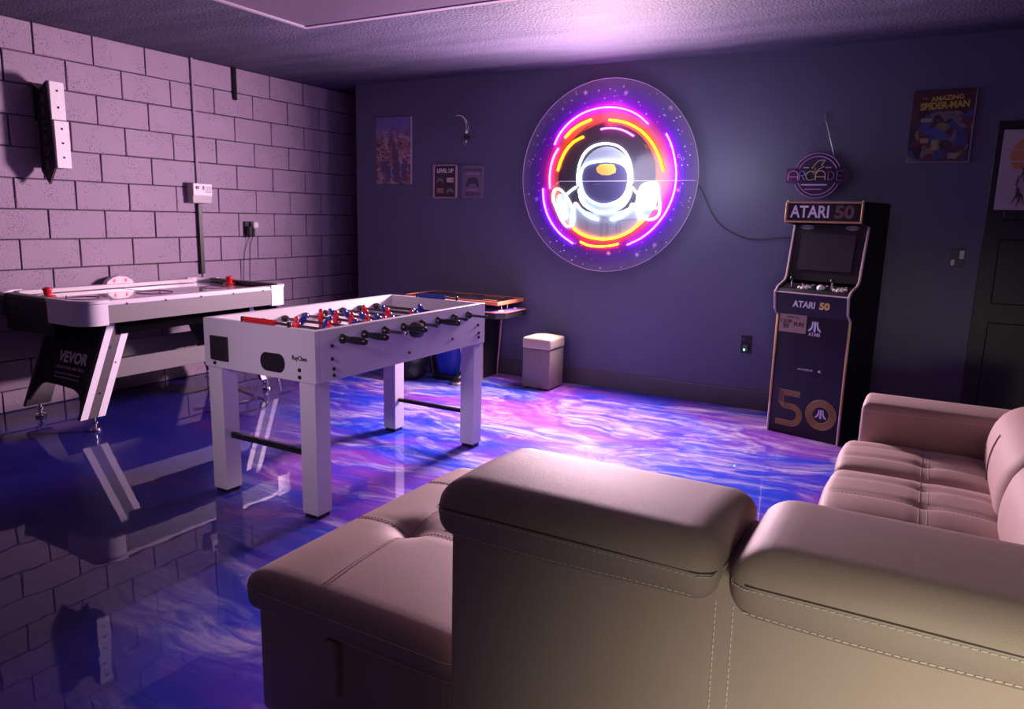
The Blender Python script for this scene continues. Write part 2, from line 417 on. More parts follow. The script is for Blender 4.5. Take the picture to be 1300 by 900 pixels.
wf = MB().box(-0.1, XR, YF-0.1, YF, 0, H).obj('wall_front', NAVYD); setp(wf, kind='structure')
bb = MB().box(0.42, 5.60, -0.014, 0.0, 0, 0.142, bev=0.003).obj('baseboard_back', BASEB); setp(bb, kind='structure')
# block wall: mortar backing and single blocks
wl = MB().box(-0.12, -0.010, YF, 0.5, 0, H).obj('wall_left', MORTAR); setp(wl, kind='structure', label='purple lit painted concrete block wall')
BW, BH, CTRL = 0.4064, 0.2032, -1.497
shapes = {}
def block(y0, y1, z0, z1):
    L_ = round(y1-y0, 3); hgt = round(z1-z0, 3); var = random.randint(0, 2); key = (L_, hgt, var)
    if key not in shapes:
        b = MB(); b.box(-0.05, 0.0, 0, L_, 0, hgt, bev=0.0035)
        rnd = random.Random(hash(key) % 1000)
        for v in b.bm.verts: v.co += Vector((rnd.uniform(-.0012, .0012), rnd.uniform(-.0015, .0015), rnd.uniform(-.0015, .0015)))
        me = bpy.data.meshes.new('concrete_block'); b.bm.to_mesh(me); b.bm.free(); me.materials.append(BLOCK); shapes[key] = me
    o = bpy.data.objects.new('concrete_block', shapes[key]); COL.objects.link(o); o.parent = wl
    o.location = (random.uniform(-0.0015, 0.0015), y0, z0)
J = 0.0042
for row in range(13):
    z1 = H-row*BH; z0 = max(z1-BH, 0.0)
    joints = set([round(CTRL, 4)])
    off = 0 if row % 2 == 0 else BW/2
    for k in range(-7, 8):
        y = CTRL+off+k*BW
        if -4.4 < y < 0.49: joints.add(round(y, 4))
    js = sorted(joints | {0.5, -4.35})
    for a, b_ in zip(js[:-1], js[1:]):
        if b_-a < 0.05: continue
        block(a+J, b_-J, z0+J, z1-J)
# plainer far part of the same wall, behind the camera's left edge
pl = MB().box(-0.05, 0.0, YF, -4.355, 0, H).obj('trim_2', BLOCK); pl['kind'] = 'structure'

# ceiling hatch
ht = MB(); ht.box(1.66, 3.30, -2.95, -1.90, H-0.012, H+0.01)
hatch = ht.obj('ceiling_hatch', plain('hatch_panel', (0.10, 0.075, 0.12), 0.35, bump=0.2, bscale=20)); hatch['kind'] = 'structure'; hatch.name = 'trim_3'
fr = MB()
for (x0, x1, y0, y1) in ((1.615, 1.655, -2.99, -1.86), (3.305, 3.345, -2.99, -1.86), (1.655, 3.305, -1.905, -1.86), (1.655, 3.305, -2.99, -2.945)):
    fr.box(x0, x1, y0, y1, H-0.018, H, bev=0.004)
fo = fr.obj('trim_4', plain('hatch_trim', (0.30, 0.24, 0.32), 0.3)); fo['kind'] = 'structure'
# dark door in the back wall at the right
d = MB(); d.box(5.62, 6.48, -0.012, 0.0, 0.01, 2.05, bev=0.002); door = d.obj('door_1', plain('black_door_paint', (0.010, 0.009, 0.016), 0.5)); door['kind'] = 'structure'
for (x0, x1) in ((5.71, 6.00), (6.10, 6.39)):
    for (z0, z1) in ((0.18, 0.80), (0.92, 1.33), (1.45, 1.95)):
        MB().box(x0, x1, -0.02, -0.012, z0, z1, bev=0.006).obj('door_panel', MATS['black_door_paint'], door)

# ================================================================== NEON SIGN (astronaut)
def disc_mat():
    m, nt, b = new_mat('printed_acrylic'); N = nt.nodes; L = nt.links
    tc = N.new('ShaderNodeTexCoord'); sp = N.new('ShaderNodeSeparateXYZ'); L.new(tc.outputs['Object'], sp.inputs[0])
    cmb = N.new('ShaderNodeCombineXYZ'); L.new(sp.outputs['X'], cmb.inputs[0]); L.new(sp.outputs['Z'], cmb.inputs[1])
    ln = N.new('ShaderNodeVectorMath'); ln.operation = 'LENGTH'; L.new(cmb.outputs[0], ln.inputs[0])
    an = N.new('ShaderNodeMath'); an.operation = 'ARCTAN2'; L.new(sp.outputs['Z'], an.inputs[0]); L.new(sp.outputs['X'], an.inputs[1])
    # brush strokes that follow the circle: noise stretched along the angle, compressed across the radius
    pc = N.new('ShaderNodeCombineXYZ'); rs = N.new('ShaderNodeMath'); rs.operation = 'MULTIPLY'; rs.inputs[1].default_value = 38
    L.new(ln.outputs['Value'], rs.inputs[0]); L.new(rs.outputs[0], pc.inputs[0])
    sn = N.new('ShaderNodeMath'); sn.operation = 'SINE'; L.new(an.outputs[0], sn.inputs[0]); cs = N.new('ShaderNodeMath'); cs.operation = 'COSINE'; L.new(an.outputs[0], cs.inputs[0])
    L.new(sn.outputs[0], pc.inputs[1]); L.new(cs.outputs[0], pc.inputs[2])
    ns = N.new('ShaderNodeTexNoise'); ns.inputs['Scale'].default_value = 1.6; ns.inputs['Detail'].default_value = 4; L.new(pc.outputs[0], ns.inputs['Vector'])
    jr = N.new('ShaderNodeMath'); jr.operation = 'MULTIPLY_ADD'; L.new(ns.outputs['Fac'], jr.inputs[0]); jr.inputs[1].default_value = 0.10; L.new(ln.outputs['Value'], jr.inputs[2])
    cr = N.new('ShaderNodeValToRGB'); e = cr.color_ramp.elements
    stops = [(0.455, (0.045, 0.035, 0.05)), (0.47, (0.50, 0.10, 0.05)), (0.53, (0.55, 0.12, 0.10)), (0.58, (0.40, 0.03, 0.30)), (0.63, (0.20, 0.02, 0.45)), (0.69, (0.14, 0.06, 0.42)), (0.78, (0.24, 0.18, 0.38))]
    while len(e) < len(stops): e.new(0.5)
    for k, (p, c) in enumerate(stops): e[k].position = p; e[k].color = (*c, 1)
    L.new(jr.outputs[0], cr.inputs[0]); L.new(cr.outputs[0], b.inputs['Base Color'])
    b.inputs['Roughness'].default_value = 0.25
    al = N.new('ShaderNodeValToRGB'); e = al.color_ramp.elements
    stops = [(0.455, 0.85), (0.50, 0.9), (0.62, 0.78), (0.70, 0.55), (0.76, 0.34)]
    while len(e) < len(stops): e.new(0.5)
    for k, (p, c) in enumerate(stops): e[k].position = p; e[k].color = (c, c, c, 1)
    L.new(jr.outputs[0], al.inputs[0]); L.new(al.outputs[0], b.inputs['Alpha'])
    return m
SC = (3.02, -0.045, 1.724)
sign = thing('neon_sign', 'big round acrylic neon sign with a white glowing astronaut and purple and orange arcs', 'neon sign', SC)
d = MB(); d.lathe([(0.001, -0.003), (0.744, -0.003), (0.747, 0.0), (0.744, 0.003), (0.001, 0.003)], SC, 'y', 96)
disc = d.obj('acrylic_disc', disc_mat(), sign)
rim = MB().tube([(SC[0]+0.7475*math.cos(2*PI*k/96), SC[1]-0.003, SC[2]+0.7475*math.sin(2*PI*k/96)) for k in range(96)], 0.0016, 5, closed=True)
rim.obj('disc_rim', plain('lit_edge', (0.8, 0.6, 0.8), 0.2), disc)
for a in (45, 135, 225, 315):
    MB().lathe([(0.008, SC[1]-0.006), (0.008, 0.0)], (SC[0]+0.70*math.cos(R(a)), 0, SC[2]+0.70*math.sin(R(a))), 'y', 10).obj('standoff', CHROME, sign)
def flat(pts, y0, y1, name, mat, parent):
    return MB().prism([(SC[0]+p[0], SC[2]+p[1]) for p in pts], 'y', y0, y1).obj(name, mat, parent)
PRW = plain('astronaut_white_print', (0.26, 0.30, 0.34), 0.5); PRD = plain('visor_print', (0.06, 0.055, 0.12), 0.3)
PRG = plain('suit_line_print', (0.10, 0.11, 0.14), 0.5)
yp = SC[1]-0.0035
body = [(-0.40, -0.13), (-0.36, -0.14), (-0.31, -0.20), (-0.27, -0.30), (-0.25, -0.22), (-0.15, -0.27), (0.0, -0.30), (0.15, -0.26), (0.25, -0.22), (0.28, -0.14), (0.32, -0.06), (0.38, -0.05), (0.44, -0.06), (0.455, -0.13), (0.43, -0.22), (0.39, -0.29), (0.33, -0.36), (0.24, -0.43), (0.13, -0.475), (0.02, -0.49), (-0.09, -0.48), (-0.19, -0.45), (-0.28, -0.395), (-0.36, -0.32), (-0.41, -0.25), (-0.43, -0.17)]
flat(body, yp-0.0006, yp, 'suit_print', PRW, disc)
hel = [(p[0], p[1]) for p in arc(0, -0.02, 0.235, 0, 360, 40)][:-1]
flat([(x*0.98, z*1.13-0.01) for x, z in hel], yp-0.0012, yp, 'helmet_print', PRW, disc)
vis = [(-0.205, 0.0), (-0.19, 0.06), (-0.15, 0.10), (-0.08, 0.118), (0.01, 0.121), (0.10, 0.112), (0.16, 0.085), (0.195, 0.03), (0.20, -0.04), (0.18, -0.12), (0.13, -0.18), (0.06, -0.207), (0, -0.212), (-0.06, -0.207), (-0.13, -0.175), (-0.18, -0.12), (-0.205, -0.05)]
flat(vis, yp-0.002, yp, 'visor_print', PRD, disc)
flat([(-0.08, 0.07), (-0.05, 0.095), (0.0, 0.10), (0.07, 0.095), (0.09, 0.06), (0.085, 0.03), (0.03, 0.012), (-0.03, 0.015), (-0.07, 0.035)], yp-0.003, yp, 'visor_glint', plain('amber_print', (0.75, 0.42, 0.08), 0.4), disc)
ln_ = MB()
for pts in ([(-0.19, -0.2), (-0.12, -0.25), (0, -0.275), (0.12, -0.25), (0.19, -0.2)], [(-0.17, -0.215), (-0.1, -0.262), (0, -0.288), (0.1, -0.262), (0.17, -0.215)], [(-0.02, -0.31), (0.0, -0.318), (0.03, -0.31)], [(-0.02, -0.36), (-0.02, -0.47)], [(-0.005, -0.36), (-0.005, -0.475)], [(0.03, -0.36), (0.03, -0.475)], [(0.045, -0.36), (0.045, -0.475)], [(0.29, -0.325), (0.13, -0.345), (0.12, -0.44)], [(0.145, -0.36), (0.15, -0.43)], [(-0.15, -0.34), (-0.13, -0.42)], [(-0.1, -0.06), (-0.03, -0.055)]):
    ln_.tube([(SC[0]+a, yp-0.002, SC[2]+b) for a, b in spline([(p[0], p[1], 0) for p in pts], 4) for a, b in [(a, b)]] if False else [(SC[0]+v.x, yp-0.002, SC[2]+v.y) for v in spline([(p[0], p[1], 0) for p in pts], 4)], 0.0016, 4)
ln_.obj('suit_lines', PRG, disc)
NW = emis('neon_white', (0.80, 0.93, 1.0), 15); NV = emis('neon_violet', (0.42, 0.03, 1.0), 34)
NP = emis('neon_pink', (1.0, 0.045, 0.85), 26); NO = emis('neon_orange', (1.0, 0.24, 0.003), 26)
paths = {
'violet_top': [(-0.455, 0.257), (-0.412, 0.339), (-0.344, 0.413), (-0.267, 0.466), (-0.187, 0.502), (-0.084, 0.525), (0.009, 0.528), (0.101, 0.517), (0.183, 0.493), (0.264, 0.451), (0.336, 0.391)],
'pink_left_short': [(-0.418, 0.228), (-0.456, 0.166), (-0.48, 0.089), (-0.49, 0.0), (-0.484, -0.092)],
'violet_lower_left': [(-0.548, -0.093), (-0.538, -0.188), (-0.507, -0.288), (-0.446, -0.387), (-0.363, -0.469), (-0.253, -0.535)],
'violet_right': [(0.482, 0.316), (0.525, 0.239), (0.558, 0.14), (0.578, 0.041), (0.579, -0.067), (0.556, -0.176), (0.505, -0.287), (0.424, -0.392), (0.329, -0.47), (0.22, -0.526)],
'orange_upper_left': [(-0.362, 0.309), (-0.31, 0.36), (-0.236, 0.405), (-0.138, 0.442)],
'orange_left': [(-0.418, 0.049), (-0.394, 0.126), (-0.347, 0.212), (-0.284, 0.274), (-0.2, 0.313)],
'orange_upper_right': [(0.014, 0.433), (0.107, 0.42), (0.199, 0.389), (0.291, 0.335), (0.374, 0.251), (0.435, 0.151), (0.478, 0.042)],
'orange_lower': [(-0.265, -0.406), (-0.186, -0.455), (-0.087, -0.483), (0.02, -0.491), (0.134, -0.469), (0.245, -0.414), (0.34, -0.328)],
'orange_lower_short': [(-0.188, -0.518), (-0.117, -0.543), (-0.02, -0.549), (0.075, -0.539), (0.141, -0.521)],
'pink_inner': [(-0.051, 0.365), (0.007, 0.372), (0.079, 0.366), (0.151, 0.345), (0.223, 0.306)],
'helmet': [(-0.23, -0.068), (-0.237, -0.01), (-0.228, 0.086), (-0.193, 0.171), (-0.132, 0.227), (-0.059, 0.251), (0.003, 0.255), (0.075, 0.242), (0.143, 0.204), (0.193, 0.137), (0.222, 0.044), (0.23, -0.049)],
'visor': [(-0.21, -0.034), (-0.205, 0.047), (-0.168, 0.095), (-0.084, 0.116), (0.01, 0.121), (0.103, 0.11), (0.166, 0.078), (0.197, 0.025), (0.201, -0.049), (0.181, -0.124), (0.129, -0.181), (0.058, -0.21), (0.006, -0.217), (-0.058, -0.21), (-0.134, -0.174), (-0.184, -0.117), (-0.21, -0.034)],
'collar': [(-0.22, -0.097), (-0.203, -0.175), (-0.153, -0.233), (-0.076, -0.27), (0.009, -0.282), (0.102, -0.261), (0.172, -0.218), (0.215, -0.152), (0.227, -0.077)],
'strap_left': [(-0.243, -0.078), (-0.289, -0.107), (-0.328, -0.139)],
'strap_right': [(0.229, -0.077), (0.257, -0.105), (0.287, -0.142)],
'shoulder_left': [(-0.278, -0.362), (-0.272, -0.264), (-0.245, -0.208), (-0.195, -0.262), (-0.128, -0.31), (-0.041, -0.337)],
'shoulder_right': [(0.065, -0.335), (0.166, -0.298), (0.221, -0.246), (0.243, -0.208), (0.282, -0.254), (0.31, -0.329)],
'glove_left': [(-0.441, -0.108), (-0.396, -0.098), (-0.35, -0.137), (-0.303, -0.195), (-0.271, -0.274), (-0.265, -0.362), (-0.31, -0.399), (-0.368, -0.345), (-0.422, -0.246), (-0.454, -0.167), (-0.441, -0.108)],
'glove_right': [(0.315, -0.068), (0.373, -0.049), (0.432, -0.053), (0.448, -0.122), (0.466, -0.214), (0.459, -0.288), (0.41, -0.323), (0.34, -0.313), (0.286, -0.254), (0.284, -0.151), (0.315, -0.068)],
'finger_l1': [(-0.399, -0.147), (-0.383, -0.206), (-0.358, -0.265)], 'finger_l2': [(-0.348, -0.186), (-0.338, -0.255), (-0.32, -0.324)],
'finger_l3': [(-0.414, -0.217), (-0.382, -0.285), (-0.341, -0.344)], 'finger_r1': [(0.308, -0.123), (0.367, -0.104), (0.432, -0.108)],
'finger_r2': [(0.302, -0.179), (0.371, -0.169), (0.443, -0.17)], 'finger_r3': [(0.305, -0.235), (0.375, -0.234), (0.451, -0.237)]}
for k, pts in paths.items():
    mt = NV if k.startswith('violet') else NO if k.startswith('orange') else NP if k.startswith('pink') else NW
    closed = pts[0] == pts[-1]; q = pts[:-1] if closed else pts
    sp_ = [(SC[0]+v.x, SC[1]-0.014, SC[2]+v.y) for v in spline([(a, b, 0) for a, b in q], 4, closed)]
    rad = 0.0062 if k.startswith(('violet', 'pink')) else 0.0075
    lb = {'NV': 'violet lit tube'}.get('')
    nm = 'neon_tube'
    o = MB().tube(sp_, rad, 6, closed).obj(nm, mt, sign, smooth=True, angle=60)
    o['label'] = 'glowing '+{NV: 'violet', NO: 'orange', NP: 'pink', NW: 'white'}[mt]+' '+('arc' if mt is not NW else 'outline')+' tube'
# printed stars
st = MB(); rnd = random.Random(3)
for k in range(120):
    a = rnd.uniform(0, 2*PI); rr = rnd.uniform(0.56, 0.73); s_ = rnd.choice([0.0022, 0.003, 0.0042])
    x, z = SC[0]+rr*math.cos(a), SC[2]+rr*math.sin(a)
    st.box(x-s_, x+s_, yp-0.0012, yp, z-s_, z+s_)
for (x, z) in ((-0.20, 0.65), (0.50, 0.50), (-0.61, -0.18), (0.60, -0.10), (0.30, -0.60), (0.44, -0.52), (0.06, -0.60), (0.14, 0.63)):
    for a in range(0, 180, 45):
        dx, dz = 0.02*math.cos(R(a)), 0.02*math.sin(R(a)); st.tube([(SC[0]+x-dx, yp-0.001, SC[2]+z-dz), (SC[0]+x+dx, yp-0.001, SC[2]+z+dz)], 0.0012, 4)
for (x, z) in ((0.59, 0.15), (0.575, 0.08), (0.62, 0.13)):
    st.tube([(SC[0]+x+0.011*math.cos(2*PI*k/10), yp-0.001, SC[2]+z+0.011*math.sin(2*PI*k/10)) for k in range(10)], 0.0012, 4, closed=True)
st.obj('star_print', plain('pink_star_print', (0.85, 0.55, 0.85), 0.5), disc, kind='stuff')
# horizontal feed wire across the disc
MB().tube([(SC[0]-0.43, SC[1]-0.011, SC[2]-0.06), (SC[0]-0.40, SC[1]-0.011, SC[2]-0.035), (SC[0], SC[1]-0.011, SC[2]-0.034), (SC[0]+0.74, SC[1]-0.011, SC[2]-0.03)], 0.0018, 5).obj('feed_wire', plain('clear_wire', (0.7, 0.65, 0.8), 0.2), sign)
# power cord to the cabinet
cord = MB().tube([(v.x, v.y, v.z) for v in spline([(3.772, -0.030, 1.66), (3.80, -0.012, 1.61), (3.87, -0.010, 1.47), (3.95, -0.010, 1.375), (4.05, -0.010, 1.315), (4.16, -0.010, 1.278), (4.27, -0.010, 1.275), (4.38, -0.012, 1.291), (4.60, -0.03, 1.30)], 6)], 0.0028, 6)
o = cord.obj('power_cord', BLACK, smooth=True); own(o, (4.1, -0.01, 1.3)); setp(o, 'thin black cord sagging on the back wall from astronaut sign to arcade cabinet', 'cord')

# ================================================================== ARCADE WORD SIGN (unlit)
C2 = (4.595, -0.03, 1.726)
as_ = thing('arcade_sign', 'small round unlit neon sign reading ARCADE hanging on a chain above the arcade cabinet', 'neon sign', C2)
bk = MB().lathe([(0.001, -0.002), (0.158, -0.002), (0.158, 0.002), (0.001, 0.002)], C2, 'y', 48)
bk.box(C2[0]-0.205, C2[0]+0.20, C2[1]-0.002, C2[1]+0.002, C2[2]-0.05, C2[2]+0.05, bev=0.001)
gm, gnt, gb = new_mat('tinted_acrylic'); gb.inputs['Base Color'].default_value = (0.10, 0.05, 0.13, 1); gb.inputs['Alpha'].default_value = 0.45; gb.inputs['Roughness'].default_value = 0.2
bk.obj('backing_plate', gm, as_)
UP = plain('unlit_pink_tube', (0.52, 0.24, 0.50), 0.35); UW = plain('unlit_pale_tube', (0.60, 0.50, 0.66), 0.35); UY = plain('unlit_yellow_tube', (0.55, 0.47, 0.22), 0.35)
UB = plain('unlit_blue_tube', (0.22, 0.27, 0.62), 0.35); UM = plain('unlit_magenta_tube', (0.70, 0.18, 0.45), 0.35); UD = plain('unlit_plum_tube', (0.22, 0.09, 0.28), 0.35)
def t2(paths_, mat, nm='tube', r=0.0038, closed=False):
    b = MB()
    for p in paths_: b.tube([(C2[0]+a, C2[1]-0.006, C2[2]+c) for a, c in p], r, 6, closed)
    return b.obj(nm, mat, as_, smooth=True, angle=60)
for rr in (0.152, 0.130):
    t2([arc(0, 0, rr, 22, 158, 30)], UP, 'ring_tube'); t2([arc(0, 0, rr, 202, 338, 30)], UP, 'ring_tube')
t2([[(0.045, 0.105), (0.0, 0.10), (-0.038, 0.05), (-0.012, 0.052), (-0.028, 0.008), (0.012, 0.045), (0.04, 0.062), (0.022, 0.066), (0.045, 0.105)]], UY, 'bolt_tube')
t2([[(-0.095, 0.055), (-0.06, 0.055)]], UW, 'dash_tube'); t2([[(0.05, 0.055), (0.085, 0.055)]], UW, 'dash_tube')
t2([[(-0.10, -0.062), (0.07, -0.062)]], UW, 'bar_tube', 0.005); t2([[(-0.075, -0.092), (0.035, -0.092)]], UP, 'bar_tube')
def archA(cx, w=0.032, h=0.03):  # letter A with a rounded top
    return [[(cx-w, -h)]+[(cx+w*math.cos(R(a)), 0.004+w*0.9*math.sin(R(a))) for a in range(180, -1, -15)]+[(cx+w, -h)], [(cx-w, -0.008), (cx+w, -0.008)]]
t2(archA(-0.158), UM, 'letter_tube'); t2(archA(0.022), UY, 'letter_tube')
t2([[(-0.115, -0.03), (-0.115, 0.03), (-0.095, 0.03), (-0.082, 0.022), (-0.082, 0.008), (-0.095, 0.0), (-0.113, 0.0)], [(-0.098, 0.0), (-0.080, -0.03)]], UB, 'letter_tube')
t2([arc(-0.043, 0, 0.03, 50, 310, 14)], UY, 'letter_tube')
t2([[(0.072, -0.03), (0.072, 0.03), (0.092, 0.027), (0.108, 0.012), (0.108, -0.012), (0.092, -0.027), (0.072, -0.03)]], UD, 'letter_tube')
t2([[(0.165, 0.03), (0.128, 0.03), (0.128, -0.03), (0.165, -0.03)], [(0.128, 0), (0.158, 0)]], UD, 'letter_tube')
ch = MB()
for sgn, x1, z1 in ((-1, -0.095, 0.125), (1, 0.098, 0.125)):
    n = 26; A = Vector((4.605, -0.012, 2.125)); B = Vector((C2[0]+x1, -0.03, C2[2]+z1))
    for k in range(n): ch.tube([A.lerp(B, k/n), A.lerp(B, (k+0.7)/n)], 0.0026, 4)
ch.lathe([(0.006, -0.02), (0.006, 0)], (4.605, 0, 2.13), 'y', 8)
ch.obj('hanging_chain', CHROME, as_)

# ================================================================== ARCADE CABINET
ANG = R(-15.5)
cab = thing('arcade_cabinet', 'tall black and gold upright arcade cabinet with a dark screen standing at the back wall', 'arcade machine', (4.493, -0.515, 0), ANG)
Wc, Dc = 0.488, 0.445
prof = [(0.0, 0.0), (0.0, 0.80), (-0.055, 0.845), (-0.07, 0.955), (-0.04, 0.985), (0.05, 1.02), (0.075, 1.05), (0.135, 1.385), (0.0, 1.405), (0.0, 1.535), (Dc, 1.535), (Dc, 0.0)]
for x0, x1 in ((0, 0.016), (Wc-0.016, Wc)):
    s_ = MB().prism(prof, 'x', x0, x1).obj('side_panel', BLACKM, cab, local=True)
    tr = MB()
    pts = [(x0+x1)/2]; path = [((x0+x1)/2, y-0.001, z) for y, z in prof[2:9]]
    xm = (x0+x1)/2
    MB().tube([(xm, -0.001, 0.0), (xm, -0.001, 0.20)], 0.0085, 6).obj('edge_trim', PINKT, s_, local=True, smooth=True)
    tr.tube([(xm, -0.001, 0.80), (xm, -0.056, 0.845), (xm, -0.071, 0.955), (xm, -0.041, 0.987), (xm, 0.049, 1.022), (xm, 0.074, 1.052), (xm, 0.134, 1.385)], 0.0085, 6)
    MB().tube([(xm, -0.001, 1.405), (xm, -0.001, 1.535), (xm, Dc, 1.537)], 0.0085, 6).obj('edge_trim', PINKT, s_, local=True, smooth=True)
    tr.obj('edge_trim', PINKT, s_, local=True, smooth=True)
    MB().tube([(xm, -0.001, 0.20), (xm, -0.001, 0.80)], 0.0086, 6).obj('gold_edge_trim', GOLD, s_, local=True, smooth=True)
MB().box(0.016, Wc-0.016, 0.004, 0.02, 0.0, 0.83).obj('front_panel', plain('black_gloss_panel', (0.006, 0.005, 0.008), 0.35), cab, local=True)
MB().prism([(-0.050, 0.815), (-0.064, 0.955), (-0.04, 0.978), (0.05, 1.012), (0.05, 0.815)], 'x', 0.016, Wc-0.016).obj('control_deck', BLACK, cab, local=True)
MB().prism([(0.078, 1.03), (0.132, 1.395), (0.16, 1.395), (0.106, 1.03)], 'x', 0.016, Wc-0.016).obj('screen_bezel', BLACK, cab, local=True)
MB().prism([(0.0835, 1.10), (0.1185, 1.335), (0.122, 1.335), (0.087, 1.10)], 'x', 0.07, Wc-0.07, mat=Matrix.Translation((0, -0.004, 0))).obj('screen', SCREEN, cab, local=True)
mq = MB().box(0.016, Wc-0.016, -0.006, 0.10, 1.405, 1.535).obj('marquee', plain('marquee_panel', (0.016, 0.012, 0.018), 0.35), cab, local=True)
fr = MB()
for z in (1.409, 1.530): fr.box(0.0, Wc, -0.014, -0.004, z-0.006, z+0.006, bev=0.002)
for x in (0.006, Wc-0.006): fr.box(x-0.006, x+0.006, -0.014, -0.004, 1.405, 1.535, bev=0.002)
fr.obj('marquee_frame', GOLD, mq, local=True)
MB().box(0.016, Wc-0.016, 0.02, 0.43, 1.50, 1.53).box(0.016, Wc-0.016, 0.42, 0.44, 0.0, 1.53).obj('back_panel', BLACKM, cab, local=True)
MB().text('ATARI', 0.105, face_mat(0.16, -0.0085, 1.468), bold=0.0022, sx=0.86).obj('lettering', WHITEL, mq, local=True)
MB().text('50', 0.105, face_mat(0.375, -0.0085, 1.468), bold=0.004, sx=1.15).obj('number_lettering', GOLDD, mq, local=True)
# speaker ovals under the marquee
for x in (0.10, Wc-0.10):
    b = MB()
    for r_ in (0.04, 0.028, 0.015): b.tube([(x+r_*math.cos(2*PI*k/16), 0.117, 1.375+0.3*r_*math.sin(2*PI*k/16)) for k in range(16)], 0.0016, 4, closed=True)
    b.obj('speaker_grille', GREYL, cab, local=True)
dk = [o for o in bpy.data.objects if o.name == 'control_deck'][0]
tilt = math.atan2(0.014, 0.14)
TM = Matrix.Translation((0, -0.0625, 0.885)) @ Matrix.Rotation(PI/2-0.0+tilt*-1, 4, 'X')
MB().text('ATARI', 0.058, Matrix.Translation((0.205, 0, 0)) @ TM, bold=0.0015, sx=0.9, extrude=0.003).obj('deck_lettering', WHITEL, cab, local=True)
MB().text('50', 0.058, Matrix.Translation((0.335, 0, 0)) @ TM, bold=0.0028, sx=1.1, extrude=0.003).obj('deck_number', GOLDP, cab, local=True)
MB().tube([(0.016, -0.066, 0.956), (Wc-0.016, -0.066, 0.956)], 0.005, 6).obj('deck_edge', PINKT, cab, local=True)
# controls on the sloping deck
def dz(y): return 0.978+(y+0.04)*0.378
def stick(x, y):
    o = MB().lathe([(0.011, dz(y)), (0.006, dz(y)+0.003), (0.005, dz(y)+0.045)], (x, y, 0), 'z', 10).obj('joystick_shaft', CHROME, cab, local=True)
    MB().sphere((x, y, dz(y)+0.055), 0.014).obj('joystick_ball', BLACK, o, smooth=True, local=True)
stick(0.085, -0.005); stick(0.345, -0.005)
for cx_ in (0.17, 0.395):
    for dx, dy in ((-0.03, -0.012), (-0.01, 0.004), (0.013, 0.008), (0.035, 0.0), (-0.005, -0.02), (0.018, -0.016)):
        if cx_+dx < Wc-0.02: MB().lathe([(0.011, dz(dy+0.0)-0.003), (0.011, dz(dy)+0.007), (0.008, dz(dy)+0.011)], (cx_+dx, dy, 0), 'z', 10).obj('push_button', WHITEL, cab, local=True)
MB().sphere((0.275, 0.0, dz(0)+0.002), 0.026, (1, 1, 0.8)).obj('trackball', WHITEL, cab, smooth=True, local=True)
for x in (0.14, 0.21, 0.30, 0.42): MB().lathe([(0.007, dz(0.035)-0.002), (0.007, dz(0.035)+0.005)], (x, 0.035, 0), 'z', 8).obj('small_button', GREYL, cab, local=True)
# gold placard, logo, coin door drawing, big 50
pc_ = MB().box(0.022, 0.205, -0.0005, 0.004, 0.69, 0.815, bev=0.001).obj('gold_placard', plain('gold_placard_paint', (0.40, 0.27, 0.19), 0.5), cab, local=True)
b = MB(); b.text('GAME ALL', 0.018, face_mat(0.113, -0.0015, 0.79)); b.text('CLUB', 0.030, face_mat(0.07, -0.0015, 0.762), bold=0.001); b.text('50', 0.040, face_mat(0.07, -0.0015, 0.73), bold=0.002); b.text('FUN', 0.034, face_mat(0.155, -0.0015, 0.745), bold=0.002)
b.obj('placard_lettering', plain('placard_ink', (0.09, 0.05, 0.05), 0.6), pc_, local=True)
def fuji(b, x, z, s, y=-0.0008, d=0.0012):
    b.prism([(x-0.10*s, z+0.5*s), (x-0.10*s, z-0.45*s), (x+0.10*s, z-0.45*s), (x+0.10*s, z+0.5*s)], 'y', y, y+d)
    for sg in (-1, 1):
        inner = [(0.16, 0.5), (0.17, 0.1), (0.24, -0.15), (0.38, -0.32), (0.56, -0.42)]; outer = [(0.56, -0.5+0.22), (0.42, -0.2), (0.33, 0.0), (0.29, 0.2), (0.28, 0.5)]
        pts = [(x+sg*a*s, z+c*s) for a, c in [(0.16, 0.5), (0.17, 0.05), (0.24, -0.2), (0.38, -0.36), (0.58, -0.45), (0.58, -0.27), (0.45, -0.17), (0.35, 0.0), (0.29, 0.2), (0.28, 0.5)]]
        b.prism(pts if sg > 0 else pts[::-1], 'y', y, y+d)
b = MB(); fuji(b, 0.262, 0.742, 0.07); b.text('ATARI', 0.030, face_mat(0.262, 0.0005, 0.692), extrude=0.0012, bold=0.0006, sx=0.9); b.obj('front_logo', WHITEL, cab, local=True)
b = MB()
def rr(b, x0, x1, z0, z1, r_=0.0012):
    c = 0.012; pts = [(x0+c, z0), (x1-c, z0), (x1, z0+c), (x1, z1-c), (x1-c, z1), (x0+c, z1), (x0, z1-c), (x0, z0+c)]
    b.tube([(p[0], 0.003, p[1]) for p in pts], r_, 4, closed=True)
rr(b, 0.17, 0.335, 0.40, 0.60); rr(b, 0.20, 0.245, 0.50, 0.555); rr(b, 0.265, 0.31, 0.50, 0.555)
b.obj('coin_door_outline', plain('dim_outline', (0.05, 0.055, 0.07), 0.5), cab, local=True)
b = MB(); b.text('ARCADE1UP', 0.017, face_mat(0.225, 0.001, 0.455), bold=0.0003, sx=1.05, extrude=0.001); b.obj('coin_door_lettering', WHITEL, cab, local=True, kind='stuff'); MB().lathe([(0.009, 0.0015), (0.009, 0.004)], (0.318, 0, 0.457), 'y', 10).obj('coin_door_lock', WHITEL, cab, local=True)
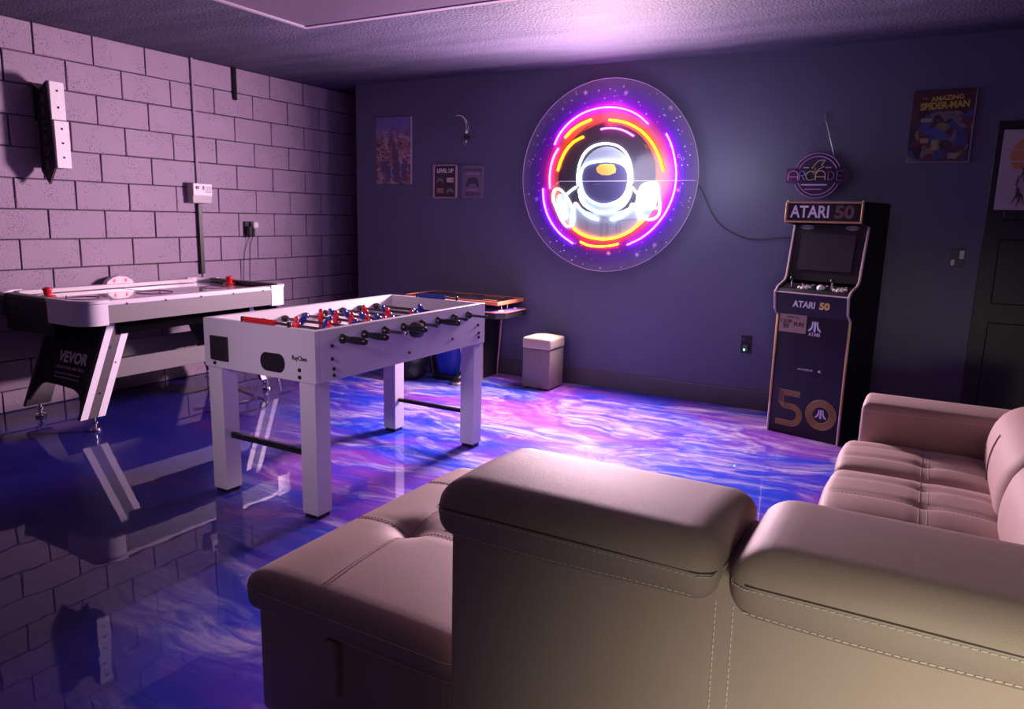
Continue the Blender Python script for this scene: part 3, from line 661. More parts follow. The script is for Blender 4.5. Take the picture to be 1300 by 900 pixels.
# big striped 5 and 0
b = MB(); ww, x0 = 0.165, 0.055
RR_ = 0.058; zc = 0.135; off = 0.0085
for k in range(5):
    d_ = (k-2)*off
    top = 0.283-d_; left = x0+0.028+d_; mid = zc+RR_-d_; r_ = RR_-d_
    pts = [(x0+ww-0.012, top), (left, top), (left, mid)]
    cxx = x0+ww-0.062
    pts += [(cxx+r_*math.sin(R(a)), zc+r_*math.cos(R(a))) for a in range(0, 181, 15)]
    pts += [(x0+0.0, zc-r_)]
    b.tube([(p[0], 0.0025, p[1]) for p in pts], 0.0018, 4)
for k in range(6):
    r_ = 0.098-k*off
    b.tube([(0.355+r_*math.cos(2*PI*q/40), 0.0025, 0.175+r_*1.0*math.sin(2*PI*q/40)) for q in range(40)], 0.0018, 4, closed=True)
b.obj('striped_number', GOLDP, cab, local=True)
b = MB(); fuji(b, 0.355, 0.178, 0.062, y=0.0005, d=0.002); b.obj('small_emblem', WHITEL, cab, local=True)

# ================================================================== POSTERS
def poster(name, x0, x1, z0, z1, mat, label, cat='poster', th=0.012, y=0.0):
    o = MB().box(x0, x1, y-th, y, z0, z1, bev=0.0012).obj(name, mat); own(o, ((x0+x1)/2, y, (z0+z1)/2)); return setp(o, label, cat)
def collage(name, cols, scale, blue=False):
    m, nt, b = new_mat(name); N = nt.nodes; L = nt.links
    tc = N.new('ShaderNodeTexCoord'); v = N.new('ShaderNodeTexVoronoi'); v.inputs['Scale'].default_value = scale
    n = N.new('ShaderNodeTexNoise'); n.inputs['Scale'].default_value = scale*0.5; n.inputs['Detail'].default_value = 4
    L.new(tc.outputs['Object'], n.inputs['Vector'])
    vm = N.new('ShaderNodeVectorMath'); vm.operation = 'MULTIPLY_ADD'; L.new(n.outputs['Color'], vm.inputs[0]); vm.inputs[1].default_value = (0.12,)*3; L.new(tc.outputs['Object'], vm.inputs[2])
    L.new(vm.outputs[0], v.inputs['Vector'])
    sc = N.new('ShaderNodeSeparateColor'); L.new(v.outputs['Color'], sc.inputs[0])
    cr = N.new('ShaderNodeValToRGB'); e = cr.color_ramp.elements; cr.color_ramp.interpolation = 'CONSTANT'
    while len(e) < len(cols): e.new(0.5)
    for k, c in enumerate(cols): e[k].position = k/len(cols); e[k].color = (*c, 1)
    L.new(sc.outputs[0], cr.inputs[0]); out = cr.outputs[0]
    if blue:
        sp = N.new('ShaderNodeSeparateXYZ'); L.new(tc.outputs['Object'], sp.inputs[0])
        mr = N.new('ShaderNodeMapRange'); mr.inputs['From Min'].default_value = 0.08; mr.inputs['From Max'].default_value = 0.24; L.new(sp.outputs['Z'], mr.inputs['Value'])
        mx = N.new('ShaderNodeMix'); mx.data_type = 'RGBA'; mx.inputs['B'].default_value = (0.16, 0.13, 0.36, 1); L.new(mr.outputs[0], mx.inputs['Factor']); L.new(out, mx.inputs['A']); out = mx.outputs['Result']
    L.new(out, b.inputs['Base Color']); b.inputs['Roughness'].default_value = 0.5
    return m
p1 = poster('wall_poster', 0.660, 1.068, 1.668, 2.275, collage('crowd_print', [(0.30, 0.13, 0.12), (0.12, 0.06, 0.10), (0.40, 0.26, 0.26), (0.22, 0.08, 0.07), (0.42, 0.34, 0.36), (0.30, 0.16, 0.12), (0.16, 0.10, 0.22)], 38, True), 'tall poster of a crowded brown and blue scene, leftmost on the back wall')
MB().box(1.066, 1.072, -0.013, 0, 1.668, 2.275).obj('lit_edge_strip', plain('poster_edge', (0.45, 0.35, 0.42), 0.4), p1)
b = MB()
for (x, z, s_) in ((0.90, 1.80, 1.0), (0.80, 1.78, 0.8), (0.99, 1.79, 0.85), (0.74, 1.84, 0.6), (0.87, 1.98, 0.55)):   # a few plain standing figures in the print
    b.lathe([(0.026*s_, -0.0138), (0.026*s_, -0.012)], (x, 0, z+0.105*s_), 'y', 10)
    b.prism([(x-0.035*s_, z-0.11*s_), (x-0.045*s_, z+0.07*s_), (x+0.045*s_, z+0.07*s_), (x+0.035*s_, z-0.11*s_)], 'y', -0.0134, -0.012)
b.obj('figure_print', plain('figure_ink', (0.10, 0.07, 0.17), 0.5), p1)
# LEVEL UP picture in a pale frame
lv = thing('framed_picture', 'small pale-framed dark print reading LEVEL UP above four little controllers', 'picture', (1.449, 0, 1.69))
MB().box(1.325, 1.573, -0.008, 0, 1.548, 1.836).obj('print', plain('level_print', (0.035, 0.015, 0.03), 0.4), lv)
fr = MB()
for (a, b_, c, d_) in ((1.318, 1.334, 1.542, 1.842), (1.564, 1.580, 1.542, 1.842), (1.318, 1.580, 1.542, 1.556), (1.318, 1.580, 1.828, 1.842)): fr.box(a, b_, -0.018, 0, c, d_, bev=0.002)
fr.obj('frame', plain('pale_pink_frame', (0.42, 0.27, 0.30), 0.5), lv)
MB().text('LEVEL UP', 0.050, face_mat(1.449, -0.0088, 1.785), bold=0.0012, sx=0.88).obj('lettering', WHITEL, lv)
def pad(b, x, z, s_, y0, y1):
    b.prism([(x+a*s_, z+c*s_) for a, c in [(-0.30, 0.20), (-0.15, 0.24), (0.15, 0.24), (0.30, 0.20), (0.42, -0.05), (0.47, -0.30), (0.36, -0.36), (0.22, -0.12), (-0.22, -0.12), (-0.36, -0.36), (-0.47, -0.30), (-0.42, -0.05)]], 'y', y0, y1)
for (x, z, c) in ((1.395, 1.705, (0.12, 0.11, 0.14)), (1.505, 1.705, (0.65, 0.55, 0.60)), (1.395, 1.612, (0.35, 0.15, 0.12)), (1.505, 1.612, (0.12, 0.15, 0.14))):
    b = MB(); pad(b, x, z, 0.085, -0.0095, -0.008) if c[0] < 0.2 else b.box(x-0.036, x+0.036, -0.0095, -0.008, z-0.02, z+0.02)
    b.obj('controller_print', plain('controller_ink', c, 0.5), lv)
    b = MB()
    for dx in (-0.018, 0.012, 0.024): b.lathe([(0.005, -0.0102), (0.005, -0.009)], (x+dx, 0, z), 'y', 8)
    b.obj('button_print', BLACK if c[0] > 0.2 else GREYL, lv)
p2 = poster('gaming_poster', 1.636, 1.856, 1.546, 1.830, plain('grey_lilac_print', (0.17, 0.12, 0.19), 0.5), 'small grey lilac poster with one dark game controller, right of the framed picture')
b = MB(); b.text('DO NOT DISTURB', 0.026, face_mat(1.746, -0.0125, 1.79), sx=0.86, bold=0.0008); b.text('SESSION', 0.044, face_mat(1.746, -0.0125, 1.582), sx=0.95, bold=0.001); pad(b, 1.746, 1.69, 0.145, -0.0132, -0.012)
b.obj('dark_print', plain('dark_lilac_ink', (0.05, 0.035, 0.07), 0.5), p2)
b = MB(); b.text('GAMING ZONE', 0.020, face_mat(1.746, -0.0125, 1.757), bold=0.0006); b.text('IN PROGRESS', 0.018, face_mat(1.746, -0.0125, 1.617), bold=0.0006); b.obj('light_print', plain('light_lilac_ink', (0.34, 0.26, 0.36), 0.5), p2)
# comic cover
p3 = poster('comic_poster', 5.130, 5.482, 1.812, 2.252, collage('comic_print', [(0.05, 0.03, 0.06), (0.10, 0.03, 0.04), (0.05, 0.06, 0.20), (0.20, 0.15, 0.09), (0.03, 0.02, 0.04), (0.16, 0.12, 0.16)], 20), 'dark comic cover poster with yellow title lettering high on the right of the back wall', th=0.014)
MB().box(5.132, 5.480, -0.0146, -0.013, 2.125, 2.25).obj('title_band', plain('maroon_print', (0.07, 0.02, 0.035), 0.5), p3)
YEL = plain('yellow_ink', (0.50, 0.40, 0.06), 0.5)
b = MB(); b.text('THE', 0.014, face_mat(5.20, -0.015, 2.205)); b.text('AMAZING', 0.040, face_mat(5.325, -0.015, 2.205) @ Matrix.Rotation(0.06, 4, 'Z'), bold=0.0012); b.text('SPIDER-MAN', 0.058, face_mat(5.315, -0.015, 2.160) @ Matrix.Rotation(0.05, 4, 'Z'), bold=0.002, sx=0.84)
b.obj('title_lettering', YEL, p3)
b = MB(); b.prism([(5.19, 1.98), (5.27, 2.03), (5.36, 1.975), (5.33, 1.95), (5.25, 1.985)], 'y', -0.0155, -0.014); b.obj('blue_shape', plain('blue_ink', (0.05, 0.08, 0.30), 0.5), p3)
plain('cream_ink', (0.28, 0.24, 0.20), 0.5)
for (xa, xb, za, zb) in ((5.19, 5.255, 2.06, 2.085), (5.365, 5.42, 1.83, 1.865), (5.20, 5.245, 1.93, 1.96), (5.265, 5.30, 1.89, 1.95)): MB().box(xa, xb, -0.0155, -0.014, za, zb).obj('caption_box', MATS['cream_ink'], p3)
MB().box(5.480, 5.486, -0.016, 0, 1.812, 2.252).box(5.130, 5.486, -0.016, 0, 1.808, 1.813).obj('pale_edge', plain('comic_edge', (0.30, 0.26, 0.28), 0.5), p3)
# pale poster at the right edge of the frame
p4 = poster('sunset_poster', 5.655, 6.00, 1.512, 1.998, plain('cream_paper', (0.46, 0.38, 0.42), 0.6), 'pale poster with an orange sun and dark brush strokes on the dark door', th=0.004, y=-0.0205)
for (z0_, z1_) in ((1.88, 1.96), (1.81, 1.872), (1.76, 1.80)):
    pts = []
    cx_, cz_, r_ = 5.83, 1.84, 0.125
    for k in range(9):
        z = z0_+(z1_-z0_)*k/8; h_ = math.sqrt(max(r_*r_-(z-cz_)**2, 0)); pts.append((cx_+h_, z))
    pts += [(2*cx_-x, z) for x, z in pts[::-1]]
    MB().prism(pts, 'y', -0.0255, -0.024).obj('sun_print', plain('orange_ink', (0.55, 0.22, 0.10), 0.5), p4)
b = MB()
rnd = random.Random(5)
for k in range(22):
    x = rnd.uniform(5.76, 5.9); z = rnd.uniform(1.56, 1.75); a = rnd.uniform(0.9, 1.9); L_ = rnd.uniform(0.02, 0.06)
    b.tube([(x-L_*math.cos(a), -0.0252, z-L_*math.sin(a)), (x, -0.0252, z), (x+L_*math.cos(a+0.4), -0.0252, z+L_*math.sin(a+0.4))], [0.001, 0.006, 0.001], 4)
b.obj('brush_print', plain('dark_brush_ink', (0.03, 0.025, 0.03), 0.6), p4)
# hook ornament
hk = MB(); pts = spline([(1.585, -0.045, 2.255), (1.63, -0.05, 2.255), (1.675, -0.05, 2.235), (1.70, -0.045, 2.19), (1.702, -0.04, 2.14), (1.692, -0.035, 2.10)], 5)
hook = thing('wall_hook', 'small curved silver and black hook ornament on the back wall above the framed picture', 'hook', (1.69, 0, 2.1))
hk.tube(pts, [0.003+0.011*min(1, k/14) for k in range(len(pts))], 8).obj('curved_arm', CHROME, hook, smooth=True)
b = MB(); b.lathe([(0.018, -0.045), (0.018, 0.0)], (1.688, 0, 2.07), 'y', 12); b.tube([(1.69, -0.035, 2.10), (1.688, -0.035, 2.04)], 0.015, 8); b.obj('mount', BLACK, hook)
b = MB(); b.tube([(1.688, -0.04, 2.04), (1.682, -0.042, 2.02), (1.675, -0.044, 1.995)], [0.014, 0.016, 0.004], 8); b.obj('tip', CHROME, hook, smooth=True)
# switch plate and outlet
sw = thing('light_switch', 'small black and silver light switch plate on the dark wall right of the arcade cabinet', 'switch', (5.495, 0, 1.2))
MB().box(5.455, 5.538, -0.006, 0, 1.143, 1.262, bev=0.002).obj('plate', DGREY, sw)
MB().box(5.505, 5.532, -0.014, -0.006, 1.195, 1.250, bev=0.002).obj('rocker', OFFW, sw); MB().box(5.460, 5.482, -0.012, -0.006, 1.150, 1.190, bev=0.002).obj('dimmer', OFFW, sw)
ol = thing('wall_outlet', 'black wall outlet with a glowing green light low on the back wall', 'outlet', (4.205, 0, 0.49))
MB().box(4.168, 4.245, -0.007, 0, 0.425, 0.560, bev=0.002).obj('plate', BLACK, ol)
MB().box(4.185, 4.228, -0.03, -0.007, 0.44, 0.49, bev=0.005).obj('night_light', DGREY, ol)
MB().sphere((4.200, -0.034, 0.455), 0.006).obj('green_light', emis('green_led', (0.25, 1.0, 0.45), 12), ol)
MB().lathe([(0.004, -0.012), (0.004, -0.006)], (4.185, 0, 0.53), 'y', 8).obj('screw', CHROME, ol)

# ================================================================== LEFT WALL FITTINGS
ar = thing('arrow_sign', 'black arrow-shaped blade sign with a white bulb strip edge mounted high on the block wall', 'sign', (0.0, -2.70, 1.9))
AO = [(0.006, 2.195), (0.09, 2.150), (0.185, 2.195), (0.200, 1.950), (0.205, 1.945), (0.212, 1.640), (0.245, 1.625), (0.13, 1.53), (0.01, 1.60), (0.04, 1.640), (0.035, 1.945), (0.006, 1.95)]
AO = [(0.006, 2.195), (0.09, 2.150), (0.185, 2.195), (0.200, 1.950), (0.205, 1.945), (0.212, 1.640), (0.203, 1.635), (0.126, 1.535), (0.045, 1.620), (0.040, 1.640), (0.035, 1.945), (0.006, 1.95)]
AB = [(0.006, 2.195), (0.09, 2.150), (0.185, 2.195), (0.200, 1.950), (0.205, 1.945), (0.212, 1.640), (0.040, 1.640), (0.035, 1.945), (0.006, 1.95)]
MB().prism(AB, 'y', -2.744, -2.66).obj('sign_box', BLACKM, ar)
af = MB().prism(AO, 'y', -2.752, -2.744).obj('sign_body', BLACKM, ar)
b = MB()
for (x0_, z0_, x1_, z1_) in [(AO[k][0], AO[k][1], AO[(k+1) % 12][0], AO[(k+1) % 12][1]) for k in range(12)]: b.tube([(x0_, -2.753, z0_), (x1_, -2.753, z1_)], 0.004, 5)
b.obj('sign_outline', plain('bronze_edge', (0.24, 0.17, 0.17), 0.4), af)
b = MB()
for k, chh in enumerate('ARCADE'): b.text(chh, 0.078, face_mat(0.118, -2.7535, 2.085-k*0.085))
b.obj('lettering', plain('faded_lettering', (0.12, 0.10, 0.13), 0.5), af)
for (z0_, z1_, x_) in ((1.952, 2.195, 0.186), (1.640, 1.945, 0.206)):
    s_ = MB().box(x_, x_+0.022, -2.752, -2.655, z0_, z1_, bev=0.003).obj('bulb_strip', METALW, ar, label='white metal edge strip')
    n = 2 if z0_ > 1.9 else 3
    for k in range(n):
        MB().sphere((x_+0.023, -2.703, z0_+(z1_-z0_)*(k+0.75)/(n+0.3)), 0.007).obj('bulb_socket', BLACK, s_)
cb = thing('control_box', 'white control box with dial and keypad on the block wall above the black conduit', 'control box', (0.0, -1.52, 1.53))
bx = MB().box(0.0, 0.075, -1.605, -1.42, 1.440, 1.602, bev=0.006, seg=2).obj('housing', plain('grey_housing', (0.42, 0.37, 0.40), 0.5), cb)
MB().box(0.075, 0.084, -1.603, -1.422, 1.500, 1.598, bev=0.003).obj('face_plate', METALW, cb)
MB().lathe([(0.014, 0.084), (0.014, 0.092)], (0, -1.565, 1.565), 'x', 12).obj('dial', BLACK, cb)
MB().box(0.084, 0.086, -1.515, -1.50, 1.55, 1.58).obj('display', DGREY, cb)
b = MB()
for i in range(4):
    for j in range(4): b.box(0.084, 0.087, -1.485+i*0.015, -1.475+i*0.015, 1.525+j*0.014, 1.534+j*0.014)
b.obj('keypad', plain('keypad_grey', (0.5, 0.42, 0.5), 0.5), cb)
o = MB().box(0.0, 0.03, -1.525, -1.485, 0.86, 1.440, bev=0.004).obj('black_conduit', BLACK); own(o, (0, -1.505, 0.86)); setp(o, 'black vertical conduit on the block wall below the white control box', 'conduit')
o = MB().box(0.0, 0.018, -1.515, -1.492, 1.602, H, bev=0.003).obj('painted_conduit', MATS['painted_block']); own(o, (0, -1.50, 1.6)); setp(o, 'slim painted conduit on the block wall above the white control box', 'conduit')
o = MB().box(0.0, 0.035, -1.102, -1.075, H-0.27, H-0.005, bev=0.006).obj('ceiling_conduit', BLACK); own(o, (0, -1.09, H-0.2)); setp(o, 'short black conduit stub hanging from the ceiling on the block wall', 'conduit')
pg = thing('plug_outlet', 'black outlet with a white power adapter and thin wires on the block wall', 'outlet', (0, -0.99, 1.25))
MB().box(0, 0.02, -1.045, -0.935, 1.185, 1.295, bev=0.003).obj('plate', BLACK, pg)
MB().box(0.02, 0.07, -0.985, -0.93, 1.235, 1.292, bev=0.008).obj('adapter', OFFW, pg); MB().box(0.02, 0.06, -1.035, -0.995, 1.16, 1.255, bev=0.006).obj('black_plug', BLACK, pg); MB().box(0.02, 0.05, -0.985, -0.955, 1.16, 1.225, bev=0.004).obj('black_plug', BLACK, pg)
b = MB()
for y, y2 in ((-1.015, -1.06), (-0.97, -0.99)):
    b.tube([tuple(v) for v in spline([(0.04, y, 1.17), (0.012, y-0.01, 1.10), (0.01, y2, 0.95), (0.012, y2-0.01, 0.60), (0.03, y2, 0.2)], 6)], 0.0025, 5)
b.obj('wires', BLACK, pg)

# ================================================================== AIR HOCKEY TABLE
ah = thing('air_hockey_table', 'white and grey air hockey table with slanted striped legs by the block wall', 'air hockey table', (0.55, -2.32, 0))
X0, X1, Y0, Y1, ZT = 0.05, 1.03, -3.14, -1.50, 0.832
# aprons
MB().box(X1-0.022, X1-0.004, Y0+0.15, Y1-0.15, 0.692, ZT-0.006).obj('side_apron', GREYP, ah, label='grey long side apron'); MB().box(X0+0.004, X0+0.022, Y0+0.15, Y1-0.15, 0.692, ZT-0.006).obj('side_apron', GREYP, ah, label='grey long side apron')
for (ya, yb) in ((Y0+0.006, Y0+0.026), (Y1-0.026, Y1-0.006)):
    e = MB().box(X0+0.13, X1-0.35 if ya < -2 else X1-0.13, ya, yb, 0.60, ZT-0.006).obj('end_apron', BLACKM, ah, label='black short end apron')
    if ya < -2:
        fr = MB()
        for (a, b_, c, d_) in ((0.19, 0.195, 0.715, 0.775), (0.305, 0.31, 0.715, 0.775), (0.19, 0.31, 0.71, 0.715), (0.19, 0.31, 0.775, 0.78)): fr.box(a, b_, ya-0.004, ya, c, d_)
        fr.obj('goal_slot_frame', DGREY, e)
# corner pieces with rounded outside
def corner(cx_, cy_, sx, sy, lx, ly, r_):
    o = [(0, 0)]; pts = []
    # outline in local coordinates, corner at origin pointing to (-,-)
    pts = [(lx, 0), (lx, 0.03), (r_*0.9, 0.03), (0.03, r_*0.9), (0.03, ly), (0, ly)]
    pts += [(r_-r_*math.cos(R(a)), r_-r_*math.sin(R(a))) for a in range(0, 91, 10)]
    P_ = [(cx_+sx*p[0], cy_+sy*p[1]) for p in pts]
    return P_
for (cx_, cy_, sx, sy, lx) in ((X1, Y0, -1, 1, 0.36), (X0, Y0, 1, 1, 0.14), (X1, Y1, -1, -1, 0.16), (X0, Y1, 1, -1, 0.16)):
    P_ = corner(cx_, cy_, sx, sy, lx, 0.165 if cy_ == Y0 else 0.19, 0.125)
    b = MB(); b.prism(P_, 'z', 0.683, ZT-0.012); c_ = b.obj('corner_guard', BLACKM if (cx_ == X0 and cy_ == Y0) else WHITE2, ah, smooth=True, angle=30)
    P2 = corner(cx_-sx*0.006, cy_-sy*0.006, sx, sy, lx+0.008, (0.165 if cy_ == Y0 else 0.19)+0.012, 0.131)
    MB().prism(P2, 'z', ZT-0.016, ZT+0.006, bev=0.002).obj('corner_lip', WHITE2, c_, smooth=True, angle=30)
# rails
for (x0_, x1_) in ((X0+0.002, X0+0.065), (X1-0.065, X1-0.002)): MB().box(x0_, x1_, Y0+0.13, Y1-0.16, ZT-0.03, ZT, bev=0.005, seg=2).obj('long_rail', plain('rail_pinkish', (0.70, 0.62, 0.68), 0.3), ah)
for (y0_, y1_) in ((Y0+0.002, Y0+0.06), (Y1-0.06, Y1-0.002)): MB().box(X0+0.12, X1-0.12, y0_, y1_, ZT-0.03, ZT+0.002, bev=0.004).obj('end_rail', BLACK, ah, label='black end rail')
pf = MB().box(X0+0.06, X1-0.06, Y0+0.055, Y1-0.055, 0.78, 0.80).obj('playfield', plain('glossy_playfield', (0.55, 0.47, 0.54), 0.08, coat=0.6), ah)
b = MB()
cyy = (Y0+Y1)/2; cxx = (X0+X1)/2
b.box(X0+0.07, X1-0.07, cyy-0.006, cyy+0.006, 0.80, 0.8008)
for yy_, r_ in ((cyy, 0.12), (Y0+0.3, 0.10), (Y1-0.3, 0.10)):
    b.tube([(cxx+r_*math.cos(2*PI*k/32), yy_+r_*math.sin(2*PI*k/32), 0.8004) for k in range(32)], 0.004, 4, closed=True)
b.obj('playfield_lines', plain('plum_print', (0.16, 0.04, 0.14), 0.3), pf)
MB().box(X0+0.07, X1-0.12, Y0+0.30, Y1-0.30, 0.60, 0.78).obj('blower_box', plain('shade_black', (0.004, 0.004, 0.005), 1.0, spec=0.0), ah)  # dead black: the shade below the apron is put into the colour
# bolts on the side apron
for k in range(5): MB().lathe([(0.006, X1-0.004), (0.006, X1)], (0, -2.85+k*0.27, 0.805), 'x', 8).obj('bolt', BLACK, ah)
# leg assemblies
def legs(sgn, yb):
    """sgn=+1: near end leaning inwards with height"""
    yf = lambda z: yb+sgn*(z-0.09)*0.38
    wy = 0.16*sgn
    for (x0_, x1_, out) in ((0.865, 0.895, 1), (0.255, 0.285, -1)):
        P_ = [(yf(0.09), 0.09), (yf(0.69), 0.69), (yf(0.69)+wy, 0.69), (yf(0.09)+wy, 0.09)]
        l = MB().prism(P_, 'x', x0_, x1_).obj('leg', plain('leg_grey', (0.085, 0.07, 0.08), 0.5) if 'leg_grey' not in MATS else MATS['leg_grey'], ah, label='slanted grey leg with two white stripes')
        xo = x1_ if out > 0 else x0_
        for f0, f1 in ((0.0, 0.30), (0.70, 1.0)):
            Q = [(yf(0.09)+wy*f0, 0.09), (yf(0.69)+wy*f0, 0.69), (yf(0.69)+wy*f1, 0.69), (yf(0.09)+wy*f1, 0.09)]
            MB().prism(Q, 'x', xo-(0.0005 if out > 0 else 0.002), xo+(0.002 if out > 0 else 0.0005)).obj('stripe', STRIPE, l)
        b = MB()
        for zz, ff in ((0.42, 0.80), (0.52, 0.4), (0.24, 0.5)): b.lathe([(0.006, xo), (0.006, xo+0.003*out)], (0, yf(zz)+wy*ff, zz), 'x', 8)
        b.obj('bolt', BLACK, l)
        fx, fy = (x0_+x1_)/2, yb+wy*0.62
        MB().lathe([(0.034, 0.0), (0.036, 0.010), (0.030, 0.020), (0.012, 0.024), (0.010, 0.05), (0.022, 0.052), (0.022, 0.062), (0.010, 0.066), (0.009, 0.092)], (fx, fy, 0), 'z', 16).obj('levelling_foot', CHROME, l, smooth=True)
    # end panel with an arch cut out
    arch = [(0.285, 0.66), (0.865, 0.66), (0.865, 0.17)]
    pts = [(0.285, 0.69), (0.285, 0.13)]+[(0.33, 0.20), (0.37, 0.245), (0.43, 0.262), (0.60, 0.262), (0.74, 0.255), (0.80, 0.235), (0.84, 0.19)]+[(0.865, 0.13), (0.865, 0.69)]
    b = bmesh.new(); fa = [b.verts.new((x, yf(z)+sgn*0.002, z)) for x, z in pts]; fb = [b.verts.new((x, yf(z)+sgn*0.02, z)) for x, z in pts]
    n = len(pts); b.faces.new(fa); b.faces.new(fb[::-1])
    for i in range(n): b.faces.new((fa[i], fb[i], fb[(i+1) % n], fa[(i+1) % n]))
    bmesh.ops.recalc_face_normals(b, faces=b.faces[:])
    q = MB(); q.add(b); ep = q.obj('end_panel', BLACKM, ah, label='black leg panel with an arched cut-out')
    if sgn > 0:
        def tm(x, z): return Matrix.Translation((x, yf(z)-0.001, z)) @ Matrix.Rotation(PI/2-math.atan(0.38), 4, 'X')
        MB().text('VEVOR', 0.098, tm(0.645, 0.435), bold=0.003, sx=0.98).obj('lettering', plain('silver_lettering', (0.85, 0.78, 0.85), 0.5), ep)
        DIM = plain('dim_lettering', (0.60, 0.52, 0.60), 0.5)
        MB().text('TOUGH TOOLS, HALF PRICE', 0.024, tm(0.640, 0.372), sx=0.98, bold=0.0003).obj('small_lettering', DIM, ep, kind='stuff')
        MB().text('Customer Service: Contact the seller', 0.0185, tm(0.632, 0.336), sx=1.0).obj('small_lettering', DIM, ep, kind='stuff')
        MB().text('Please read all instructions before use', 0.0185, tm(0.632, 0.312), sx=0.95).obj('small_lettering', DIM, ep, kind='stuff')
legs(1, -3.125); legs(-1, -1.535)
for x in (0.868, 0.262): MB().box(x, x+0.02, -2.88, -1.79, 0.315, 0.435, bev=0.002).obj('stretcher', GREYP, ah, label='grey lengthwise stretcher board')
# overhead scorer dome on the far rail
sc_ = MB().prism([(-2.40, 0.826), (-2.385, 0.855), (-2.34, 0.882), (-2.29, 0.890), (-2.24, 0.882), (-2.19, 0.855), (-2.175, 0.826)], 'x', 0.045, 0.095, bev=0.004).obj('score_unit', plain('score_white', (0.72, 0.60, 0.66), 0.4), ah, smooth=True, angle=30)
b = MB()
for yy_ in (-2.335, -2.245): b.text('0', 0.034, face_px(0.0965, yy_, 0.853), bold=0.0015)
b.obj('score_digits', emis('red_digits', (1.0, 0.12, 0.16), 1.6), sc_)
MB().lathe([(0.004, 0.80), (0.004, 0.835)], (0.62, -2.99, 0), 'z', 6).obj('side_pin', DGREY, ah)
# strikers
def striker(loc, label):
    t = thing('air_hockey_striker', label, 'striker', loc, group='red air hockey strikers')
    MB().lathe([(0.048, 0), (0.048, 0.012), (0.040, 0.018), (0.020, 0.02)], (0, 0, 0), 'z', 24).obj('base', RED, t, smooth=True, local=True)
    MB().lathe([(0.020, 0.018), (0.024, 0.045), (0.030, 0.055), (0.028, 0.062), (0.016, 0.070), (0.004, 0.074)], (0, 0, 0), 'z', 20).obj('knob', RED, t, smooth=True, local=True)
    return t
striker((0.375, -2.97, 0.80), 'red air hockey striker at the near end of the air hockey table'); striker((0.46, -1.60, 0.80), 'red air hockey striker at the far end of the air hockey table')
# floor cables under the air hockey table
for k, pts in enumerate(([(0.93, -2.35, 0.006), (1.0, -2.2, 0.006), (1.06, -2.0, 0.006), (0.98, -1.85, 0.006), (0.80, -1.8, 0.006), (0.5, -1.7, 0.006), (0.1, -1.6, 0.006)], [(1.25, -2.05, 0.006), (1.22, -2.0, 0.10), (1.15, -1.93, 0.30), (1.08, -1.85, 0.42), (1.0, -1.8, 0.45)], [(1.02, -1.85, 0.006), (1.15, -1.9, 0.006), (1.30, -2.05, 0.006), (1.25, -2.3, 0.006), (1.05, -2.35, 0.006)])):
    if k == 1: pts = [(1.02, -1.62, 0.006), (1.06, -1.68, 0.12), (1.04, -1.75, 0.30), (0.99, -1.82, 0.42), (0.90, -1.83, 0.43)]
    o = MB().tube([tuple(v) for v in spline(pts, 6)], 0.0035, 5).obj('floor_cable', [BLACK, OFFW, BLACK][k], smooth=True); own(o, pts[0])
    setp(o, ['black cable lying on the floor under the air hockey table to the wall', 'white cable hanging from the far leg of the air hockey table', 'black cable looped on the floor beside the far air hockey legs'][k], 'cable')

# ================================================================== FOOSBALL TABLE
fb = thing('foosball_table', 'white foosball table with black grips and red and blue players', 'foosball table', (2.69, -2.605, 0))
FX0, FX1, FY0, FY1, FZ0, FZ1 = 2.335, 3.055, -3.31, -1.895, 0.645, 0.883
MB().box(FX0, FX1, FY0, FY0+0.03, FZ0, FZ1, bev=0.002).obj('end_panel', WHITE, fb); MB().box(FX0, FX1, FY1-0.03, FY1, FZ0, FZ1, bev=0.002).obj('end_panel', WHITE, fb)
MB().box(FX0, FX0+0.03, FY0+0.03, FY1-0.03, FZ0, FZ1, bev=0.002).obj('side_panel', WHITE, fb); MB().box(FX1-0.03, FX1, FY0+0.03, FY1-0.03, FZ0, FZ1, bev=0.002).obj('side_panel', WHITE, fb)
MB().box(FX0-0.012, FX0, FY0+0.004, FY0+0.05, FZ0, FZ1-0.004, bev=0.002).obj('corner_strip', WHITE, fb)
LIT_FACE = plain('lit_inner_face', (0.90, 0.84, 0.88), 0.3)
MB().box(FX0+0.03, FX0+0.033, FY0+0.035, FY1-0.035, 0.735, FZ1-0.001).obj('lit_inner_face', LIT_FACE, fb)  # added pale sheet: light on this inner wall put into the colour
pf = MB().box(FX0+0.03, FX1-0.03, FY0+0.03, FY1-0.03, 0.70, 0.735).obj('playfield', plain('foosball_field', (0.52, 0.46, 0.52), 0.3), fb)
b = MB(); fcx, fcy = (FX0+FX1)/2, (FY0+FY1)/2
b.box(FX0+0.03, FX1-0.03, fcy-0.004, fcy+0.004, 0.735, 0.7358)
b.tube([(fcx+0.09*math.cos(2*PI*k/24), fcy+0.09*math.sin(2*PI*k/24), 0.7354) for k in range(24)], 0.003, 4, closed=True)
b.obj('field_lines', BLACK, pf)
for yy_ in (FY0+0.03, FY1-0.05):   # sloping end boards inside
    MB().box(FX0+0.03, FX1-0.03, yy_, yy_+0.02, 0.735, 0.80).obj('goal_board', WHITE, fb)
for (x0_, y0_) in ((FX0+0.0, FY0+0.008), (FX1-0.112, FY0+0.008), (FX0+0.02, FY1-0.105), (FX1-0.105, FY1-0.105)):
    l = MB().box(x0_+0.004, x0_+0.098, y0_, y0_+0.094, 0.022, FZ0+0.004, bev=0.002).obj('leg', WHITE, fb)
    MB().box(x0_+0.012, x0_+0.090, y0_+0.008, y0_+0.086, 0.0, 0.022, bev=0.002).obj('foot_pad', BLACK, l)
